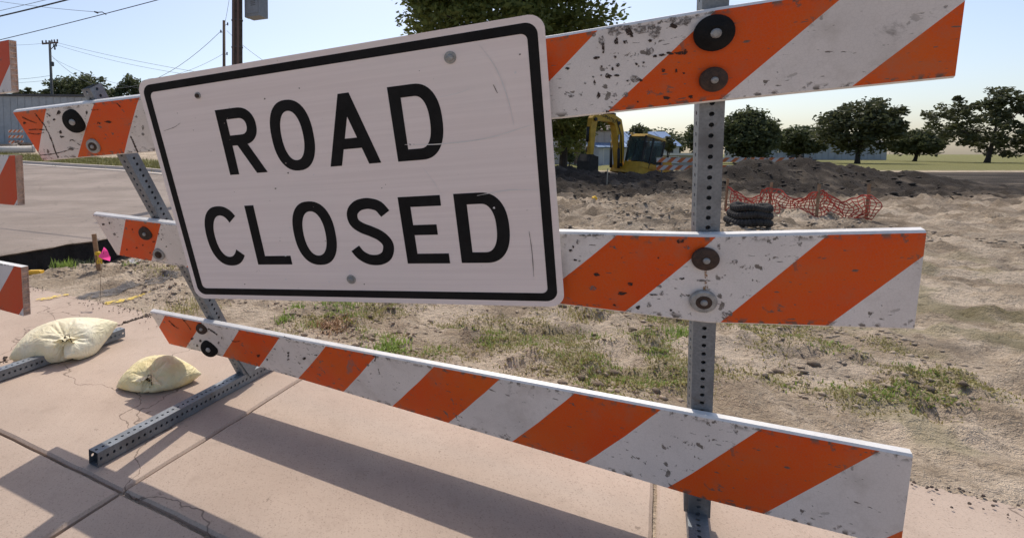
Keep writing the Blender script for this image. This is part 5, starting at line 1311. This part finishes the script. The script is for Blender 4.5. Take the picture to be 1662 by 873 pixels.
# maker's lettering on the boom, both sides
tcv = bpy.data.curves.new('lettering', 'FONT'); tcv.body = 'KOMATSU'; tcv.size = .23; tcv.extrude = .004; tcv.align_x = 'CENTER'; tcv.align_y = 'CENTER'
tob = bpy.data.objects.new('lettering_source', tcv); col.objects.link(tob)
dg = bpy.context.evaluated_depsgraph_get(); tme = bpy.data.meshes.new_from_object(tob.evaluated_get(dg)); bpy.data.objects.remove(tob); bpy.data.curves.remove(tcv)
tme.materials.clear(); tme.materials.append(EB)
lo = bpy.data.objects.new('lettering', tme); col.objects.link(lo); lo.parent = ex
lo.matrix_parent_inverse = Matrix(); lo.location = (2.55, BY + .178, 3.24); lo.rotation_euler = (R(90), R(9), R(180))

# ------------------------------------------------------------------ fallen plastic fence and a coil of drain pipe right of the post
REDP = pmat('red_orange_plastic', (.50, .075, .05), .7, .4, 5, .1)
A_, B_ = at(1180, 300, 9.6), at(1420, 300, 8.4)
fe = thing('safety_fence', 'sagging red plastic mesh fence right of the post', 'fence', (A_.x, A_.y, gz(A_.x, A_.y)))
nu_, nv_ = 46, 7; Pm = []
for i in range(nu_ + 1):
    f = i / nu_; x = A_.x + (B_.x - A_.x) * f; y = A_.y + (B_.y - A_.y) * f + .10 * math.sin(f * 9) ; g0 = gz(x, y); row = []
    hh = .44 - .16 * math.sin(math.pi * ((f * 3) % 1)) + .05 * math.sin(f * 23)
    for j in range(nv_ + 1):
        q = j / nv_; row.append(Vector((x + .03 * math.sin(j * 1.3 + i), y - .16 * math.sin(q * 3) * math.sin(f * 7 + 1), g0 + .02 + hh * q)))
    Pm.append(row)
mb = MB()
for i in range(nu_ + 1):
    for j in range(nv_): mb.bar(Pm[i][j], Pm[i][j + 1], .014, .004, (0, 1, 0))
for j in range(nv_ + 1):
    for i in range(nu_): mb.bar(Pm[i][j], Pm[i + 1][j], .022 if j in (0, nv_) else .014, .004, (0, 1, 0))
o_ = mb.build('mesh_sheet', REDP, fe); o_['kind'] = 'stuff'
for f in (.02, .34, .67, .98):
    i = int(f * nu_); b0 = Vector((Pm[i][0].x, Pm[i][0].y + .03, gz(Pm[i][0].x, Pm[i][0].y))); mb = MB(); mb.bar(b0 - Vector((0, 0, .1)), b0 + Vector((.03, 0, .60)), .03, .03); mb.build('fence_stake', WOODS, fe)
c = at(1214, 352, 7.6); g0 = gz(c.x, c.y); dp = thing('drain_pipe', 'coil of black corrugated drain pipe beside the right-hand post', 'pipe', (c.x, c.y, g0))
for k in range(3):
    mb = MB(); pts = []; rr_ = []
    for i in range(121):
        a = 2 * math.pi * i / 120; pts.append(Vector((c.x + (.24 - .02 * k) * math.cos(a) + .02 * k, c.y + (.25 - .02 * k) * math.sin(a), g0 + .06 + .10 * k + .015 * math.sin(3 * a + k)))); rr_.append(.052 + (.007 if i % 3 else -.002))
    mb.tube(pts, rr_, 10); mb.build('pipe_turn', pmat('dusty_black_pipe', (.05, .045, .04), .8, .5, 7, .3, c2=(.012, .011, .011)), dp)
